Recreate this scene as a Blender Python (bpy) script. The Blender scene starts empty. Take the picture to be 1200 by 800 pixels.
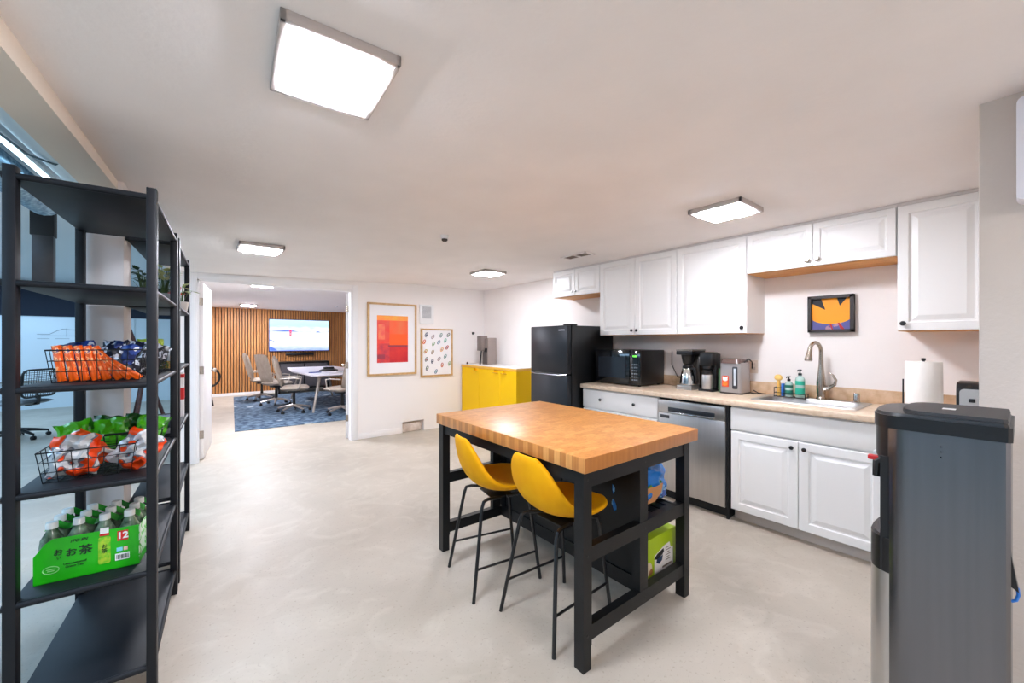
import bpy, bmesh, math, random
from mathutils import Vector, Matrix
random.seed(7)
PI = math.pi
R = math.radians
S = bpy.context.scene
COL = S.collection

# ---------------------------------------------------------------- camera, world, light levels
cam_d = bpy.data.cameras.new('camera')
cam_d.sensor_width = 36; cam_d.lens = 14.0; cam_d.clip_start = 0.02; cam_d.clip_end = 60
cam = bpy.data.objects.new('camera', cam_d); COL.objects.link(cam)
cam.location = (0, 0, 1.38); cam.rotation_euler = (R(90), 0, R(-37.95))
S.camera = cam
S.view_settings.view_transform = 'Standard'
S.view_settings.look = 'None'
S.view_settings.gamma = 1.0
S.view_settings.exposure = 0.75
S.view_settings.use_curve_mapping = False
S.cycles.max_bounces = 14; S.cycles.diffuse_bounces = 10; S.cycles.glossy_bounces = 6
S.cycles.sample_clamp_indirect = 6
w = bpy.data.worlds.new('world'); S.world = w; w.use_nodes = True
w.node_tree.nodes['Background'].inputs[0].default_value = (0.75, 0.85, 1, 1)
w.node_tree.nodes['Background'].inputs[1].default_value = 0.3
KITCHEN_LIGHT = 76.0      # emission of the ceiling panels
CONF_LIGHT = 190.0
PANEL_COL = (0.94, 0.97, 1.08)
LEFT_LIGHT = 62.0        # watts of the cool office lights

def area(name, loc, size, power, col, rot=(0, 0, 0), sy=None):
    d = bpy.data.lights.new(name, 'AREA'); d.energy = power; d.color = col
    d.shape = 'RECTANGLE'; d.size = size; d.size_y = sy or size
    o = bpy.data.objects.new(name, d); COL.objects.link(o); o.location = loc; o.rotation_euler = rot
    return o
area('office_light', (-2.6, 4.0, 2.55), 1.2, LEFT_LIGHT, (0.42, 0.69, 1.0), sy=3.5)
area('office_light', (-3.0, 9.5, 2.55), 1.6, LEFT_LIGHT*1.1, (0.42, 0.69, 1.0), sy=3.5)
area('office_light', (-2.3, 0.6, 2.55), 1.2, LEFT_LIGHT*0.8, (0.42, 0.69, 1.0), sy=1.6)  # unseen lamp added to tint the beam underside and near shelves blue
area('kitchen_rear_light', (0.9, -1.3, 2.2), 0.6, 26, (1, 0.95, 0.97), sy=0.6)

# ---------------------------------------------------------------- materials
def lin(c):
    return tuple(((v/255)/12.92 if v/255 <= 0.04045 else ((v/255+0.055)/1.055)**2.4) for v in c) + (1,)
MATS = {}
def mat(name, rgb, rough=0.5, metal=0.0, rgb2=None, scale=6, detail=4, bump=0, bscale=150, emit=0, trans=0, ior=1.45, coat=0, ramp=(0.35, 0.65), stretch=None, spec=None, aniso=0):
    if name in MATS: return MATS[name]
    m = bpy.data.materials.new(name); m.use_nodes = True
    nt = m.node_tree; b = nt.nodes['Principled BSDF']
    b.inputs['Base Color'].default_value = lin(rgb)
    b.inputs['Roughness'].default_value = rough; b.inputs['Metallic'].default_value = metal
    if spec is not None: b.inputs['Specular IOR Level'].default_value = spec
    if coat: b.inputs['Coat Weight'].default_value = coat; b.inputs['Coat Roughness'].default_value = 0.08
    if trans: b.inputs['Transmission Weight'].default_value = trans; b.inputs['IOR'].default_value = ior
    if aniso: b.inputs['Anisotropic'].default_value = aniso
    tc = nt.nodes.new('ShaderNodeTexCoord'); src = tc.outputs['Object']
    if stretch:
        mp = nt.nodes.new('ShaderNodeMapping'); mp.inputs['Scale'].default_value = stretch
        nt.links.new(src, mp.inputs[0]); src = mp.outputs[0]
    if rgb2 is not None:
        n = nt.nodes.new('ShaderNodeTexNoise'); n.inputs['Scale'].default_value = scale; n.inputs['Detail'].default_value = detail
        nt.links.new(src, n.inputs['Vector'])
        r = nt.nodes.new('ShaderNodeValToRGB')
        r.color_ramp.elements[0].position = ramp[0]; r.color_ramp.elements[1].position = ramp[1]
        r.color_ramp.elements[0].color = lin(rgb); r.color_ramp.elements[1].color = lin(rgb2)
        nt.links.new(n.outputs['Fac'], r.inputs[0]); nt.links.new(r.outputs[0], b.inputs['Base Color'])
    if bump:
        n2 = nt.nodes.new('ShaderNodeTexNoise'); n2.inputs['Scale'].default_value = bscale; n2.inputs['Detail'].default_value = 3
        nt.links.new(src, n2.inputs['Vector'])
        bp = nt.nodes.new('ShaderNodeBump'); bp.inputs['Strength'].default_value = bump; bp.inputs['Distance'].default_value = 0.002
        nt.links.new(n2.outputs['Fac'], bp.inputs['Height']); nt.links.new(bp.outputs[0], b.inputs['Normal'])
    if emit:
        b.inputs['Emission Color'].default_value = lin(rgb); b.inputs['Emission Strength'].default_value = emit
    MATS[name] = m
    return m

def pack(name, c1, c2, c3, scale=14, rough=0.3, metal=0.0, p1=0.55, p2=0.63):
    """printed foil: three colours in hard-edged patches"""
    if name in MATS: return MATS[name]
    m = bpy.data.materials.new(name); m.use_nodes = True; nt = m.node_tree; b = nt.nodes['Principled BSDF']
    b.inputs['Roughness'].default_value = rough; b.inputs['Metallic'].default_value = metal
    tc = nt.nodes.new('ShaderNodeTexCoord'); n = nt.nodes.new('ShaderNodeTexNoise'); n.inputs['Scale'].default_value = scale; n.inputs['Detail'].default_value = 2
    nt.links.new(tc.outputs['Object'], n.inputs['Vector'])
    r = nt.nodes.new('ShaderNodeValToRGB'); cr = r.color_ramp; cr.interpolation = 'CONSTANT'
    cr.elements[0].position = 0; cr.elements[0].color = lin(c1)
    cr.elements[1].position = p1; cr.elements[1].color = lin(c2)
    e = cr.elements.new(p2); e.color = lin(c3)
    nt.links.new(n.outputs['Fac'], r.inputs[0]); nt.links.new(r.outputs[0], b.inputs['Base Color'])
    MATS[name] = m; return m

WALL = mat('wall_paint', (240, 234, 230), 0.75, rgb2=(244, 238, 234), scale=2.5, bump=0.25, bscale=60)
WALLB = mat('wall_back_paint', (241, 236, 233), 0.75, bump=0.2, bscale=60)
CEIL = mat('ceiling_paint', (240, 235, 233), 0.8, rgb2=(244, 239, 237), scale=3, bump=0.6, bscale=45)
TRIM = mat('white_trim', (238, 236, 236), 0.45)
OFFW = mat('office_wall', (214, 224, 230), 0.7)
NAVY = mat('navy_paint', (10, 24, 46), 0.7)
BLACK = mat('black_paint', (15, 16, 17), 0.45, rgb2=(19, 20, 22), scale=9, spec=0.35)
SHELFB = mat('shelf_black', (16, 18, 23), 0.5, rgb2=(21, 23, 28), scale=8, spec=0.3)
CAB = mat('white_cabinet', (238, 237, 235), 0.38)
CABIN = mat('cabinet_wood_edge', (222, 160, 90), 0.5, rgb2=(205, 138, 66), scale=5, stretch=(8, 1, 8))
STEEL = mat('brushed_steel', (196, 193, 190), 0.34, 0.9, rgb2=(190, 187, 184), scale=60, stretch=(1, 1, 0.03), bump=0.05, bscale=200)
STEELH = mat('brushed_steel_dark', (150, 150, 150), 0.34, 0.95, rgb2=(132, 132, 134), scale=50, stretch=(1, 1, 0.02))
STEELD = mat('dispenser_steel', (118, 119, 123), 0.27, 0.92, rgb2=(114, 115, 119), scale=60, stretch=(1, 1, 0.02))
CHROME = mat('chrome', (205, 205, 205), 0.12, 1.0)
NICKEL = mat('satin_nickel', (176, 166, 154), 0.25, 1.0)
BPLAS = mat('black_plastic', (18, 18, 20), 0.35)
BGLOSS = mat('black_gloss', (12, 14, 18), 0.08, coat=0.5)
BMATTE = mat('black_matte', (14, 14, 15), 0.6)
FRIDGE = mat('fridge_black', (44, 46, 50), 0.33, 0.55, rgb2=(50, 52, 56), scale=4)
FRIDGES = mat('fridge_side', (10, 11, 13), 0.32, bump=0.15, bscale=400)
COUNTER = mat('laminate', (226, 205, 182), 0.35, rgb2=(208, 182, 152), scale=28, detail=8, ramp=(0.4, 0.72))
SPLASH = mat('laminate_splash', (214, 186, 155), 0.4, rgb2=(192, 158, 122), scale=18, detail=8, ramp=(0.4, 0.7))
YELLOW = mat('yellow_lacquer', (250, 200, 0), 0.45, spec=0.2)
YWOOD = mat('ply_edge', (236, 180, 60), 0.5)
WHITEP = mat('white_plastic', (235, 235, 235), 0.35)
PAPER = mat('paper_towel', (240, 236, 230), 0.95, bump=0.8, bscale=90)
FRAMEW = mat('oak_frame', (206, 168, 116), 0.5, rgb2=(188, 148, 96), scale=20)
MATB = mat('white_mat_board', (240, 238, 240), 0.6)
YFAB = mat('mustard_velvet', (232, 160, 0), 0.65, rgb2=(240, 172, 4), scale=7, bump=0.12, bscale=500)
MATS['mustard_velvet'].node_tree.nodes['Principled BSDF'].inputs['Specular IOR Level'].default_value = 0.2
BEIGE = mat('beige_fabric', (178, 164, 150), 0.85, rgb2=(166, 152, 138), scale=12, bump=0.2, bscale=300)
GREYM = mat('grey_metal', (168, 160, 152), 0.35, 0.5)
TABLEW = mat('white_laminate', (226, 222, 230), 0.3)
GREENF = mat('leaf_green', (60, 110, 40), 0.5, rgb2=(110, 150, 60), scale=20)
MAHOG = mat('mahogany', (88, 48, 40), 0.4, rgb2=(66, 34, 30), scale=18)
RED = mat('red_plastic', (205, 30, 30), 0.35)
BLUEP = mat('blue_plastic', (40, 110, 190), 0.35)
FOIL = mat('silver_foil', (200, 205, 210), 0.25, 0.9)
CLEAR = mat('clear_plastic', (235, 245, 238), 0.08, trans=0.9, ior=1.3)
TEA = mat('green_tea', (120, 160, 30), 0.2, trans=0.3)
CAPW = mat('bottle_cap', (228, 232, 228), 0.35)
TGREEN = mat('tea_pack_green', (24, 172, 8), 0.35, rgb2=(36, 186, 14), scale=5)
DGREEN = mat('tea_film_green', (16, 110, 30), 0.25, rgb2=(60, 170, 60), scale=16)
INK = mat('dark_ink', (14, 40, 22), 0.5)
WINK = mat('white_ink', (240, 240, 236), 0.5)
GINK = mat('grey_ink', (130, 140, 150), 0.6)
YINK = mat('lime_ink', (176, 214, 40), 0.5)
DUCTW = mat('duct_white', (205, 222, 232), 0.5)
DUCTF = mat('duct_foil', (150, 180, 200), 0.35, 0.7, rgb2=(95, 125, 150), scale=40, bump=0.8, bscale=90)

def floor_material():
    m = bpy.data.materials.new('concrete'); m.use_nodes = True; nt = m.node_tree; b = nt.nodes['Principled BSDF']
    tc = nt.nodes.new('ShaderNodeTexCoord')
    def noise(sc, det, dist=0):
        n = nt.nodes.new('ShaderNodeTexNoise'); n.inputs['Scale'].default_value = sc; n.inputs['Detail'].default_value = det
        n.inputs['Distortion'].default_value = dist; nt.links.new(tc.outputs['Object'], n.inputs['Vector']); return n
    def ramp(n, p0, c0, p1, c1):
        r = nt.nodes.new('ShaderNodeValToRGB'); r.color_ramp.elements[0].position = p0; r.color_ramp.elements[1].position = p1
        r.color_ramp.elements[0].color = c0; r.color_ramp.elements[1].color = c1; nt.links.new(n.outputs['Fac'], r.inputs[0]); return r
    base = ramp(noise(1.3, 8, 0.8), 0.3, lin((172, 162, 148)), 0.7, lin((188, 178, 164)))
    blot = ramp(noise(4.2, 10, 1.5), 0.5, (0, 0, 0, 1), 0.72, (0.45, 0.45, 0.45, 1))
    mix = nt.nodes.new('ShaderNodeMix'); mix.data_type = 'RGBA'
    nt.links.new(blot.outputs[0], mix.inputs[0]); nt.links.new(base.outputs[0], mix.inputs[6]); mix.inputs[7].default_value = lin((202, 194, 181))
    spk = ramp(noise(70, 4), 0.60, (0, 0, 0, 1), 0.72, (0.55, 0.55, 0.55, 1))
    mix2 = nt.nodes.new('ShaderNodeMix'); mix2.data_type = 'RGBA'
    nt.links.new(spk.outputs[0], mix2.inputs[0]); nt.links.new(mix.outputs[2], mix2.inputs[6]); mix2.inputs[7].default_value = lin((146, 134, 120))
    nt.links.new(mix2.outputs[2], b.inputs['Base Color'])
    rr = ramp(noise(3, 6), 0.3, (0.4, 0.4, 0.4, 1), 0.7, (0.55, 0.55, 0.55, 1)); nt.links.new(rr.outputs[0], b.inputs['Roughness'])
    bp = nt.nodes.new('ShaderNodeBump'); bp.inputs['Strength'].default_value = 0.15; bp.inputs['Distance'].default_value = 0.003
    nt.links.new(noise(30, 6).outputs['Fac'], bp.inputs['Height']); nt.links.new(bp.outputs[0], b.inputs['Normal'])
    return m
FLOOR = floor_material()

def butcher_material():
    m = bpy.data.materials.new('butcher_block'); m.use_nodes = True; nt = m.node_tree; b = nt.nodes['Principled BSDF']
    tc = nt.nodes.new('ShaderNodeTexCoord'); br = nt.nodes.new('ShaderNodeTexBrick')
    br.inputs['Scale'].default_value = 1; br.inputs['Brick Width'].default_value = 0.075; br.inputs['Row Height'].default_value = 0.036
    br.inputs['Mortar Size'].default_value = 0.0004; br.inputs['Bias'].default_value = 0.0
    br.inputs['Color1'].default_value = lin((208, 138, 70)); br.inputs['Color2'].default_value = lin((228, 166, 96)); br.inputs['Mortar'].default_value = lin((190, 124, 62))
    nt.links.new(tc.outputs['Object'], br.inputs['Vector'])
    n = nt.nodes.new('ShaderNodeTexNoise'); n.inputs['Scale'].default_value = 45; n.inputs['Detail'].default_value = 6
    mp = nt.nodes.new('ShaderNodeMapping'); mp.inputs['Scale'].default_value = (1, 1.6, 0.05)
    nt.links.new(tc.outputs['Object'], mp.inputs[0]); nt.links.new(mp.outputs[0], n.inputs['Vector'])
    mix = nt.nodes.new('ShaderNodeMix'); mix.data_type = 'RGBA'; mix.blend_type = 'MULTIPLY'
    r = nt.nodes.new('ShaderNodeValToRGB'); r.color_ramp.elements[0].position = 0.3; r.color_ramp.elements[1].position = 0.7
    r.color_ramp.elements[0].color = (0.72, 0.66, 0.58, 1); r.color_ramp.elements[1].color = (1, 1, 1, 1)
    nt.links.new(n.outputs['Fac'], r.inputs[0]); mix.inputs[0].default_value = 0.8
    nt.links.new(br.outputs['Color'], mix.inputs[6]); nt.links.new(r.outputs[0], mix.inputs[7])
    nt.links.new(mix.outputs[2], b.inputs['Base Color']); b.inputs['Roughness'].default_value = 0.36
    return m
BUTCHER = butcher_material()

def rug_material():
    m = bpy.data.materials.new('blue_rug'); m.use_nodes = True; nt = m.node_tree; b = nt.nodes['Principled BSDF']
    b.inputs['Roughness'].default_value = 0.95
    tc = nt.nodes.new('ShaderNodeTexCoord')
    n = nt.nodes.new('ShaderNodeTexNoise'); n.inputs['Scale'].default_value = 11; n.inputs['Detail'].default_value = 8; nt.links.new(tc.outputs['Object'], n.inputs[0])
    r = nt.nodes.new('ShaderNodeValToRGB'); r.color_ramp.elements[0].position = 0.4; r.color_ramp.elements[1].position = 0.62
    r.color_ramp.elements[0].color = lin((44, 66, 90)); r.color_ramp.elements[1].color = lin((104, 126, 146)); nt.links.new(n.outputs['Fac'], r.inputs[0])
    v = nt.nodes.new('ShaderNodeTexVoronoi'); v.inputs['Scale'].default_value = 1
    mp = nt.nodes.new('ShaderNodeMapping'); mp.inputs['Scale'].default_value = (2.2, 3.2, 1); mp.inputs['Rotation'].default_value = (0, 0, 0.5)
    nt.links.new(tc.outputs['Object'], mp.inputs[0]); nt.links.new(mp.outputs[0], v.inputs['Vector'])
    r2 = nt.nodes.new('ShaderNodeValToRGB'); r2.color_ramp.elements[0].position = 0.10; r2.color_ramp.elements[1].position = 0.17
    r2.color_ramp.elements[0].color = (1, 1, 1, 1); r2.color_ramp.elements[1].color = (0, 0, 0, 1); nt.links.new(v.outputs['Distance'], r2.inputs[0])
    mix = nt.nodes.new('ShaderNodeMix'); mix.data_type = 'RGBA'; mix.inputs[7].default_value = lin((200, 210, 215))
    nt.links.new(r2.outputs[0], mix.inputs[0]); nt.links.new(r.outputs[0], mix.inputs[6]); nt.links.new(mix.outputs[2], b.inputs['Base Color'])
    return m

# ---------------------------------------------------------------- mesh builder
class MB:
    def __init__(s): s.bm = bmesh.new()
    def _m(s, m):
        for f in s.bm.faces:
            if not f.tag: f.material_index = m; f.tag = True
    def box(s, x0, y0, z0, x1, y1, z1, bev=0, m=0, seg=2):
        g = bmesh.ops.create_cube(s.bm, size=1)['verts']
        for v in g:
            v.co = Vector(((x0+x1)/2+v.co.x*(x1-x0), (y0+y1)/2+v.co.y*(y1-y0), (z0+z1)/2+v.co.z*(z1-z0)))
        if bev:
            es = list({e for v in g for e in v.link_edges})
            bmesh.ops.bevel(s.bm, geom=es, offset=bev, segments=seg, affect='EDGES', profile=0.5)
        s._m(m); return s
    def obox(s, c, size, M, m=0, bev=0):
        n0 = set(s.bm.verts)
        s.box(-size[0]/2, -size[1]/2, -size[2]/2, size[0]/2, size[1]/2, size[2]/2, bev, m)
        for v in s.bm.verts:
            if v not in n0: v.co = Vector(c) + M @ v.co
        return s
    def tube(s, pts, r, seg=10, m=0, cap=True, closed=False):
        pts = [Vector(p) for p in pts]; n = len(pts)
        rs = r if isinstance(r, (list, tuple)) else [r]*n
        rings = []; nrm = None
        for i, p in enumerate(pts):
            if closed: t = (pts[(i+1) % n]-pts[i-1]).normalized()
            else: t = ((pts[min(i+1, n-1)]-p).normalized() + (p-pts[max(i-1, 0)]).normalized())
            t = t.normalized() if t.length > 1e-9 else Vector((0, 0, 1))
            if nrm is None: nrm = t.orthogonal().normalized()
            else:
                nrm = nrm - t*nrm.dot(t); nrm = nrm.normalized() if nrm.length > 1e-6 else t.orthogonal().normalized()
            bi = t.cross(nrm)
            rings.append([s.bm.verts.new(p + (nrm*math.cos(2*PI*k/seg)+bi*math.sin(2*PI*k/seg))*rs[i]) for k in range(seg)])
        for i in range(n if closed else n-1):
            a, b = rings[i], rings[(i+1) % n]
            for k in range(seg): s.bm.faces.new((a[k], a[(k+1) % seg], b[(k+1) % seg], b[k]))
        if cap and not closed:
            s.bm.faces.new(rings[0][::-1]); s.bm.faces.new(rings[-1])
        s._m(m); return s
    def lathe(s, prof, c=(0, 0, 0), seg=24, m=0, M=None):
        rings = []; c = Vector(c)
        def tr(v): return c + (M @ v if M else v)
        for r, z in prof:
            if r < 1e-6: rings.append([s.bm.verts.new(tr(Vector((0, 0, z))))])
            else: rings.append([s.bm.verts.new(tr(Vector((r*math.cos(2*PI*k/seg), r*math.sin(2*PI*k/seg), z)))) for k in range(seg)])
        for a, b in zip(rings, rings[1:]):
            for k in range(seg):
                k2 = (k+1) % seg
                if len(a) == 1 and len(b) == 1: continue
                if len(a) == 1: s.bm.faces.new((a[0], b[k2], b[k]))
                elif len(b) == 1: s.bm.faces.new((a[k], a[k2], b[0]))
                else: s.bm.faces.new((a[k], a[k2], b[k2], b[k]))
        if len(rings[0]) > 1: s.bm.faces.new(rings[0][::-1])
        if len(rings[-1]) > 1: s.bm.faces.new(rings[-1])
        s._m(m); return s
    def prism(s, poly, z0, z1, m=0, f=None, top=1.0):
        """polygon (x, y) extruded z0..z1; f maps a point to the local frame"""
        f = f or (lambda p: p)
        cx = sum(p[0] for p in poly)/len(poly); cy = sum(p[1] for p in poly)/len(poly)
        a = [s.bm.verts.new(f(Vector((p[0], p[1], z0)))) for p in poly]
        b = [s.bm.verts.new(f(Vector((cx+(p[0]-cx)*top, cy+(p[1]-cy)*top, z1)))) for p in poly]
        n = len(poly)
        for k in range(n): s.bm.faces.new((a[k], a[(k+1) % n], b[(k+1) % n], b[k]))
        s.bm.faces.new(a[::-1]); s.bm.faces.new(b)
        s._m(m); return s
    def quad(s, pts, m=0):
        s.bm.faces.new([s.bm.verts.new(p) for p in pts]); s._m(m); return s
    def ell(s, c, r, seg=16, m=0):
        n0 = set(s.bm.verts)
        bmesh.ops.create_uvsphere(s.bm, u_segments=seg, v_segments=max(6, seg//2), radius=1)
        for v in s.bm.verts:
            if v not in n0: v.co = Vector((c[0]+v.co.x*r[0], c[1]+v.co.y*r[1], c[2]+v.co.z*r[2]))
        s._m(m); return s
    def door(s, w, h, t=0.02, fr=0.055, m=0):
        """raised panel: front faces -X at x=0, y centred, z from 0"""
        rings = []
        for ins, x in ((0, t), (0, 0.003), (0.003, 0), (fr, 0), (fr+0.006, 0.010), (fr+0.014, 0.011), (fr+0.040, 0.0015), (fr+0.043, 0.0005)):
            rings.append([s.bm.verts.new((x, a*(w/2-ins), (ins if b < 0 else h-ins))) for a, b in ((1, -1), (-1, -1), (-1, 1), (1, 1))])
        for a, b in zip(rings, rings[1:]):
            for k in range(4): s.bm.faces.new((a[k], a[(k+1) % 4], b[(k+1) % 4], b[k]))
        s.bm.faces.new(rings[-1]); s.bm.faces.new(rings[0][::-1])
        s._m(m); return s
    def build(s, name, mats, parent=None, loc=None, smooth=True, angle=0.6):
        bmesh.ops.recalc_face_normals(s.bm, faces=s.bm.faces)
        if smooth:
            for f in s.bm.faces: f.smooth = True
            for e in s.bm.edges:
                if len(e.link_faces) == 2 and e.calc_face_angle(0) > angle: e.smooth = False
        me = bpy.data.meshes.new(name); s.bm.to_mesh(me); s.bm.free()
        for mm in (mats if isinstance(mats, (list, tuple)) else [mats]): me.materials.append(mm)
        o = bpy.data.objects.new(name, me); COL.objects.link(o)
        if loc is not None: o.location = loc
        if parent: o.parent = parent
        return o

def thing(name, label, cat, loc=(0, 0, 0), rz=0, group=None):
    o = bpy.data.objects.new(name, None); COL.objects.link(o); o.location = loc; o.rotation_euler = (0, 0, rz)
    o.empty_display_size = 0.1
    o['label'] = label; o['category'] = cat
    if group: o['group'] = group
    return o
def tag(o, label, cat, group=None, loc=None, rz=None):
    o['label'] = label; o['category'] = cat
    if group: o['group'] = group
    if loc is not None: o.location = loc
    if rz is not None: o.rotation_euler = (0, 0, rz)
    return o
def struct(o): o['kind'] = 'structure'; return o
def copy_tree(o, parent=None):
    c = o.copy(); COL.objects.link(c)
    if parent: c.parent = parent
    for ch in [x for x in o.children]: copy_tree(ch, c)
    return c
def dup(o, loc, rz, label, group=None):
    c = copy_tree(o); c.location = loc; c.rotation_euler = (0, 0, rz); c['label'] = label
    if group: c['group'] = group
    return c
def text(body, size, m, parent, loc, rot, name='lettering', ext=0.0006, align='CENTER', shear=0, bold=0):
    cu = bpy.data.curves.new(name, 'FONT'); cu.body = body; cu.size = size; cu.extrude = ext; cu.align_x = align; cu.align_y = 'CENTER'; cu.shear = shear
    cu.offset = bold; cu.resolution_u = 3
    o = bpy.data.objects.new(name, cu); COL.objects.link(o)
    bpy.context.view_layer.update()
    me = bpy.data.meshes.new_from_object(o.evaluated_get(bpy.context.evaluated_depsgraph_get()))
    bpy.data.objects.remove(o)
    me.materials.clear(); me.materials.append(m)
    t = bpy.data.objects.new(name, me); COL.objects.link(t); t.location = loc; t.rotation_euler = rot
    if parent: t.parent = parent
    return t
FACE_NX = (R(90), 0, R(-90))     # lettering read when looking towards +X
FACE_NY = (R(90), 0, 0)          # lettering read when looking towards +Y

# ================================================================ ROOM SHELL
WX = 3.87; YB = 5.75; CZ = 2.26; BX = 2.28; BY = 0.10
def ceil_z(x, y):
    a = min(1, max(0, (2.6-x)/3.0)); b = min(1, max(0, (y-1.7)/4.0))
    return CZ - 0.115*a*b
mb = MB(); mb.box(-6.2, -2.4, -0.15, 5.0, 13.0, 0.0); struct(mb.build('floor', FLOOR, smooth=False))
# kitchen ceiling, sagging gently towards the far left corner
mb = MB(); nx, ny = 18, 30; x0, x1, y0, y1 = -0.40, WX+0.1, -2.3, YB+0.1
def beam_x(y): return -0.43+(y-1.68)*0.065
def cgrid(i, j):
    y = y0+(y1-y0)*j/ny; xa = beam_x(y)-0.01; x = xa+(x1-xa)*i/nx
    return (x, y, ceil_z(x, y))
g = [[mb.bm.verts.new(cgrid(i, j)) for j in range(ny+1)] for i in range(nx+1)]
gt = [[mb.bm.verts.new((v.co.x, v.co.y, 2.75)) for v in row] for row in g]
for i in range(nx):
    for j in range(ny):
        mb.bm.faces.new((g[i][j], g[i+1][j], g[i+1][j+1], g[i][j+1]))
        mb.bm.faces.new((gt[i][j], gt[i+1][j], gt[i+1][j+1], gt[i][j+1]))
for i in range(nx):
    for j in (0, ny): mb.bm.faces.new((g[i][j], g[i+1][j], gt[i+1][j], gt[i][j]))
for j in range(ny):
    for i in (0, nx): mb.bm.faces.new((g[i][j], g[i][j+1], gt[i][j+1], gt[i][j]))
struct(mb.build('ceiling', CEIL))
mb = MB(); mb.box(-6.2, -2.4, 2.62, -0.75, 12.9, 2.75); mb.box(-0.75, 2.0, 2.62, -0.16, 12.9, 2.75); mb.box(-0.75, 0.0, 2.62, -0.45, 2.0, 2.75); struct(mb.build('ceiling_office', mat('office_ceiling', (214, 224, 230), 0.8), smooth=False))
mb = MB(); mb.box(-0.20, YB+0.12, 2.24, 5.0, 12.9, 2.4); struct(mb.build('ceiling_conference', mat('conf_ceiling', (238, 234, 233), 0.8), smooth=False))
# right wall, near block on the right
mb = MB(); mb.box(WX, BY, 0, WX+0.12, YB+0.1, 2.4); struct(mb.build('wall_right', WALL, smooth=False))
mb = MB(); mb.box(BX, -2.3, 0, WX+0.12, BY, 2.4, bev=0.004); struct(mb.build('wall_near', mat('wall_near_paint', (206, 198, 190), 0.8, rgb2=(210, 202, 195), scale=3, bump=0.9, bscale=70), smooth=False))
mb = MB(); mb.box(-6.2, -2.42, 0, BX, -2.3, 2.7); struct(mb.build('wall_rear', WALL, smooth=False))
mb = MB(); mb.box(-6.2, -2.4, 0, -6.08, 12.9, 2.7); struct(mb.build('wall_left', OFFW, smooth=False))
# back wall of the kitchen with the wide opening and a notch at the floor
OX0, OX1, OZ = -0.04, 1.66, 2.09
NX0, NX1, NZ = 2.39, 2.74, 0.165
mb = MB()
mb.box(-0.22, YB, 0, OX0, YB+0.12, 2.7); mb.box(OX0, YB, OZ, OX1, YB+0.12, 2.5)
mb.box(OX1, YB, 0, NX0, YB+0.12, 2.5); mb.box(NX1, YB, 0, WX+0.1, YB+0.12, 2.5); mb.box(NX0, YB, NZ, NX1, YB+0.12, 2.5)
mb.box(NX0, YB+0.10, 0, NX1, YB+0.12, NZ)
struct(mb.build('wall_back', WALLB, smooth=False))
mb = MB(); mb.box(NX0+0.02, YB+0.035, 0, NX1-0.03, YB+0.10, NZ-0.03, bev=0.012)
struct(mb.build('trim_1', mat('rough_plaster', (226, 214, 204), 0.9, rgb2=(190, 170, 155), scale=12, bump=1.2, bscale=30)))
# casing and jambs
mb = MB(); mb.box(OX1, YB-0.015, 0, OX1+0.075, YB, OZ+0.075, bev=0.005); mb.box(OX0-0.075, YB-0.015, 0, OX0, YB, OZ+0.075, bev=0.005); mb.box(OX0, YB-0.015, OZ, OX1, YB, OZ+0.075, bev=0.005)
mb.box(OX1-0.02, YB, 0, OX1, YB+0.12, OZ); mb.box(OX0, YB, 0, OX0+0.02, YB+0.12, OZ); mb.box(OX0, YB, OZ-0.02, OX1, YB+0.12, OZ)
struct(mb.build('trim_2', TRIM))
mb = MB(); mb.box(OX1+0.075, YB-0.012, 0, NX0-0.03, YB, 0.085, bev=0.003); struct(mb.build('baseboard_back', WALLB))
# conference room walls
mb = MB(); mb.box(-0.22, 12.45, 0, 5.0, 12.6, 2.4); struct(mb.build('wall_conference_back', mat('slat_backing', (60, 42, 30), 0.8), smooth=False))
mb = MB(); mb.box(4.4, YB+0.12, 0, 4.55, 12.5, 2.4); struct(mb.build('wall_conference_right', WALL, smooth=False))
mb = MB(); mb.box(-0.22, YB+0.12, 0, -0.10, 12.5, 2.7); struct(mb.build('wall_conference_left', WALL, smooth=False))
mb = MB(); x = -0.09
while x < 4.4:
    mb.box(x, 12.40, 0.05, x+0.042, 12.45, 2.24); x += 0.062
SLAT = mat('oak_slat', (202, 142, 84), 0.5, rgb2=(172, 112, 60), scale=4, stretch=(9, 9, 0.6))
o = mb.build('trim_3', SLAT, smooth=False); struct(o)
mb = MB(); mb.box(-0.10, 12.37, 0, 4.4, 12.40, 0.07); struct(mb.build('baseboard_conference', TRIM, smooth=False))
# far wall of the blue-lit office: white board height below, navy above
mb = MB(); mb.box(-6.2, 12.42, 0, -0.22, 12.55, 1.90); mb.box(-6.2, 12.42, 1.90, -0.22, 12.55, 2.7, m=1)
struct(mb.build('wall_office_back', [OFFW, NAVY], smooth=False))
# beam along the left edge of the kitchen ceiling, its lower edge rising away from the camera
mb = MB()
for ya, yb in ((-2.3, 2.0), (2.0, YB)):
    A, B = [[(beam_x(y), y, 2.18), (beam_x(y)-0.14, y, 2.18), (beam_x(y)-0.14, y, 2.7), (beam_x(y), y, 2.7)] for y in (ya, yb)]
    for k in range(4): mb.quad([A[k], A[(k+1) % 4], B[(k+1) % 4], B[k]])
bmesh.ops.remove_doubles(mb.bm, verts=mb.bm.verts, dist=1e-4)
struct(mb.build('trim_4', mat('beam_paint', (226, 212, 196), 0.7), angle=0.3))
mb = MB(); mb.box(-0.145, 0, 0, 0, 0.20, 2.30, bev=0.003); o = struct(mb.build('wall_column', mat('column_paint', (222, 216, 214), 0.7))); o.location = (-0.325, 2.935, 0); o.rotation_euler = (0, 0, R(-2))

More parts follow.
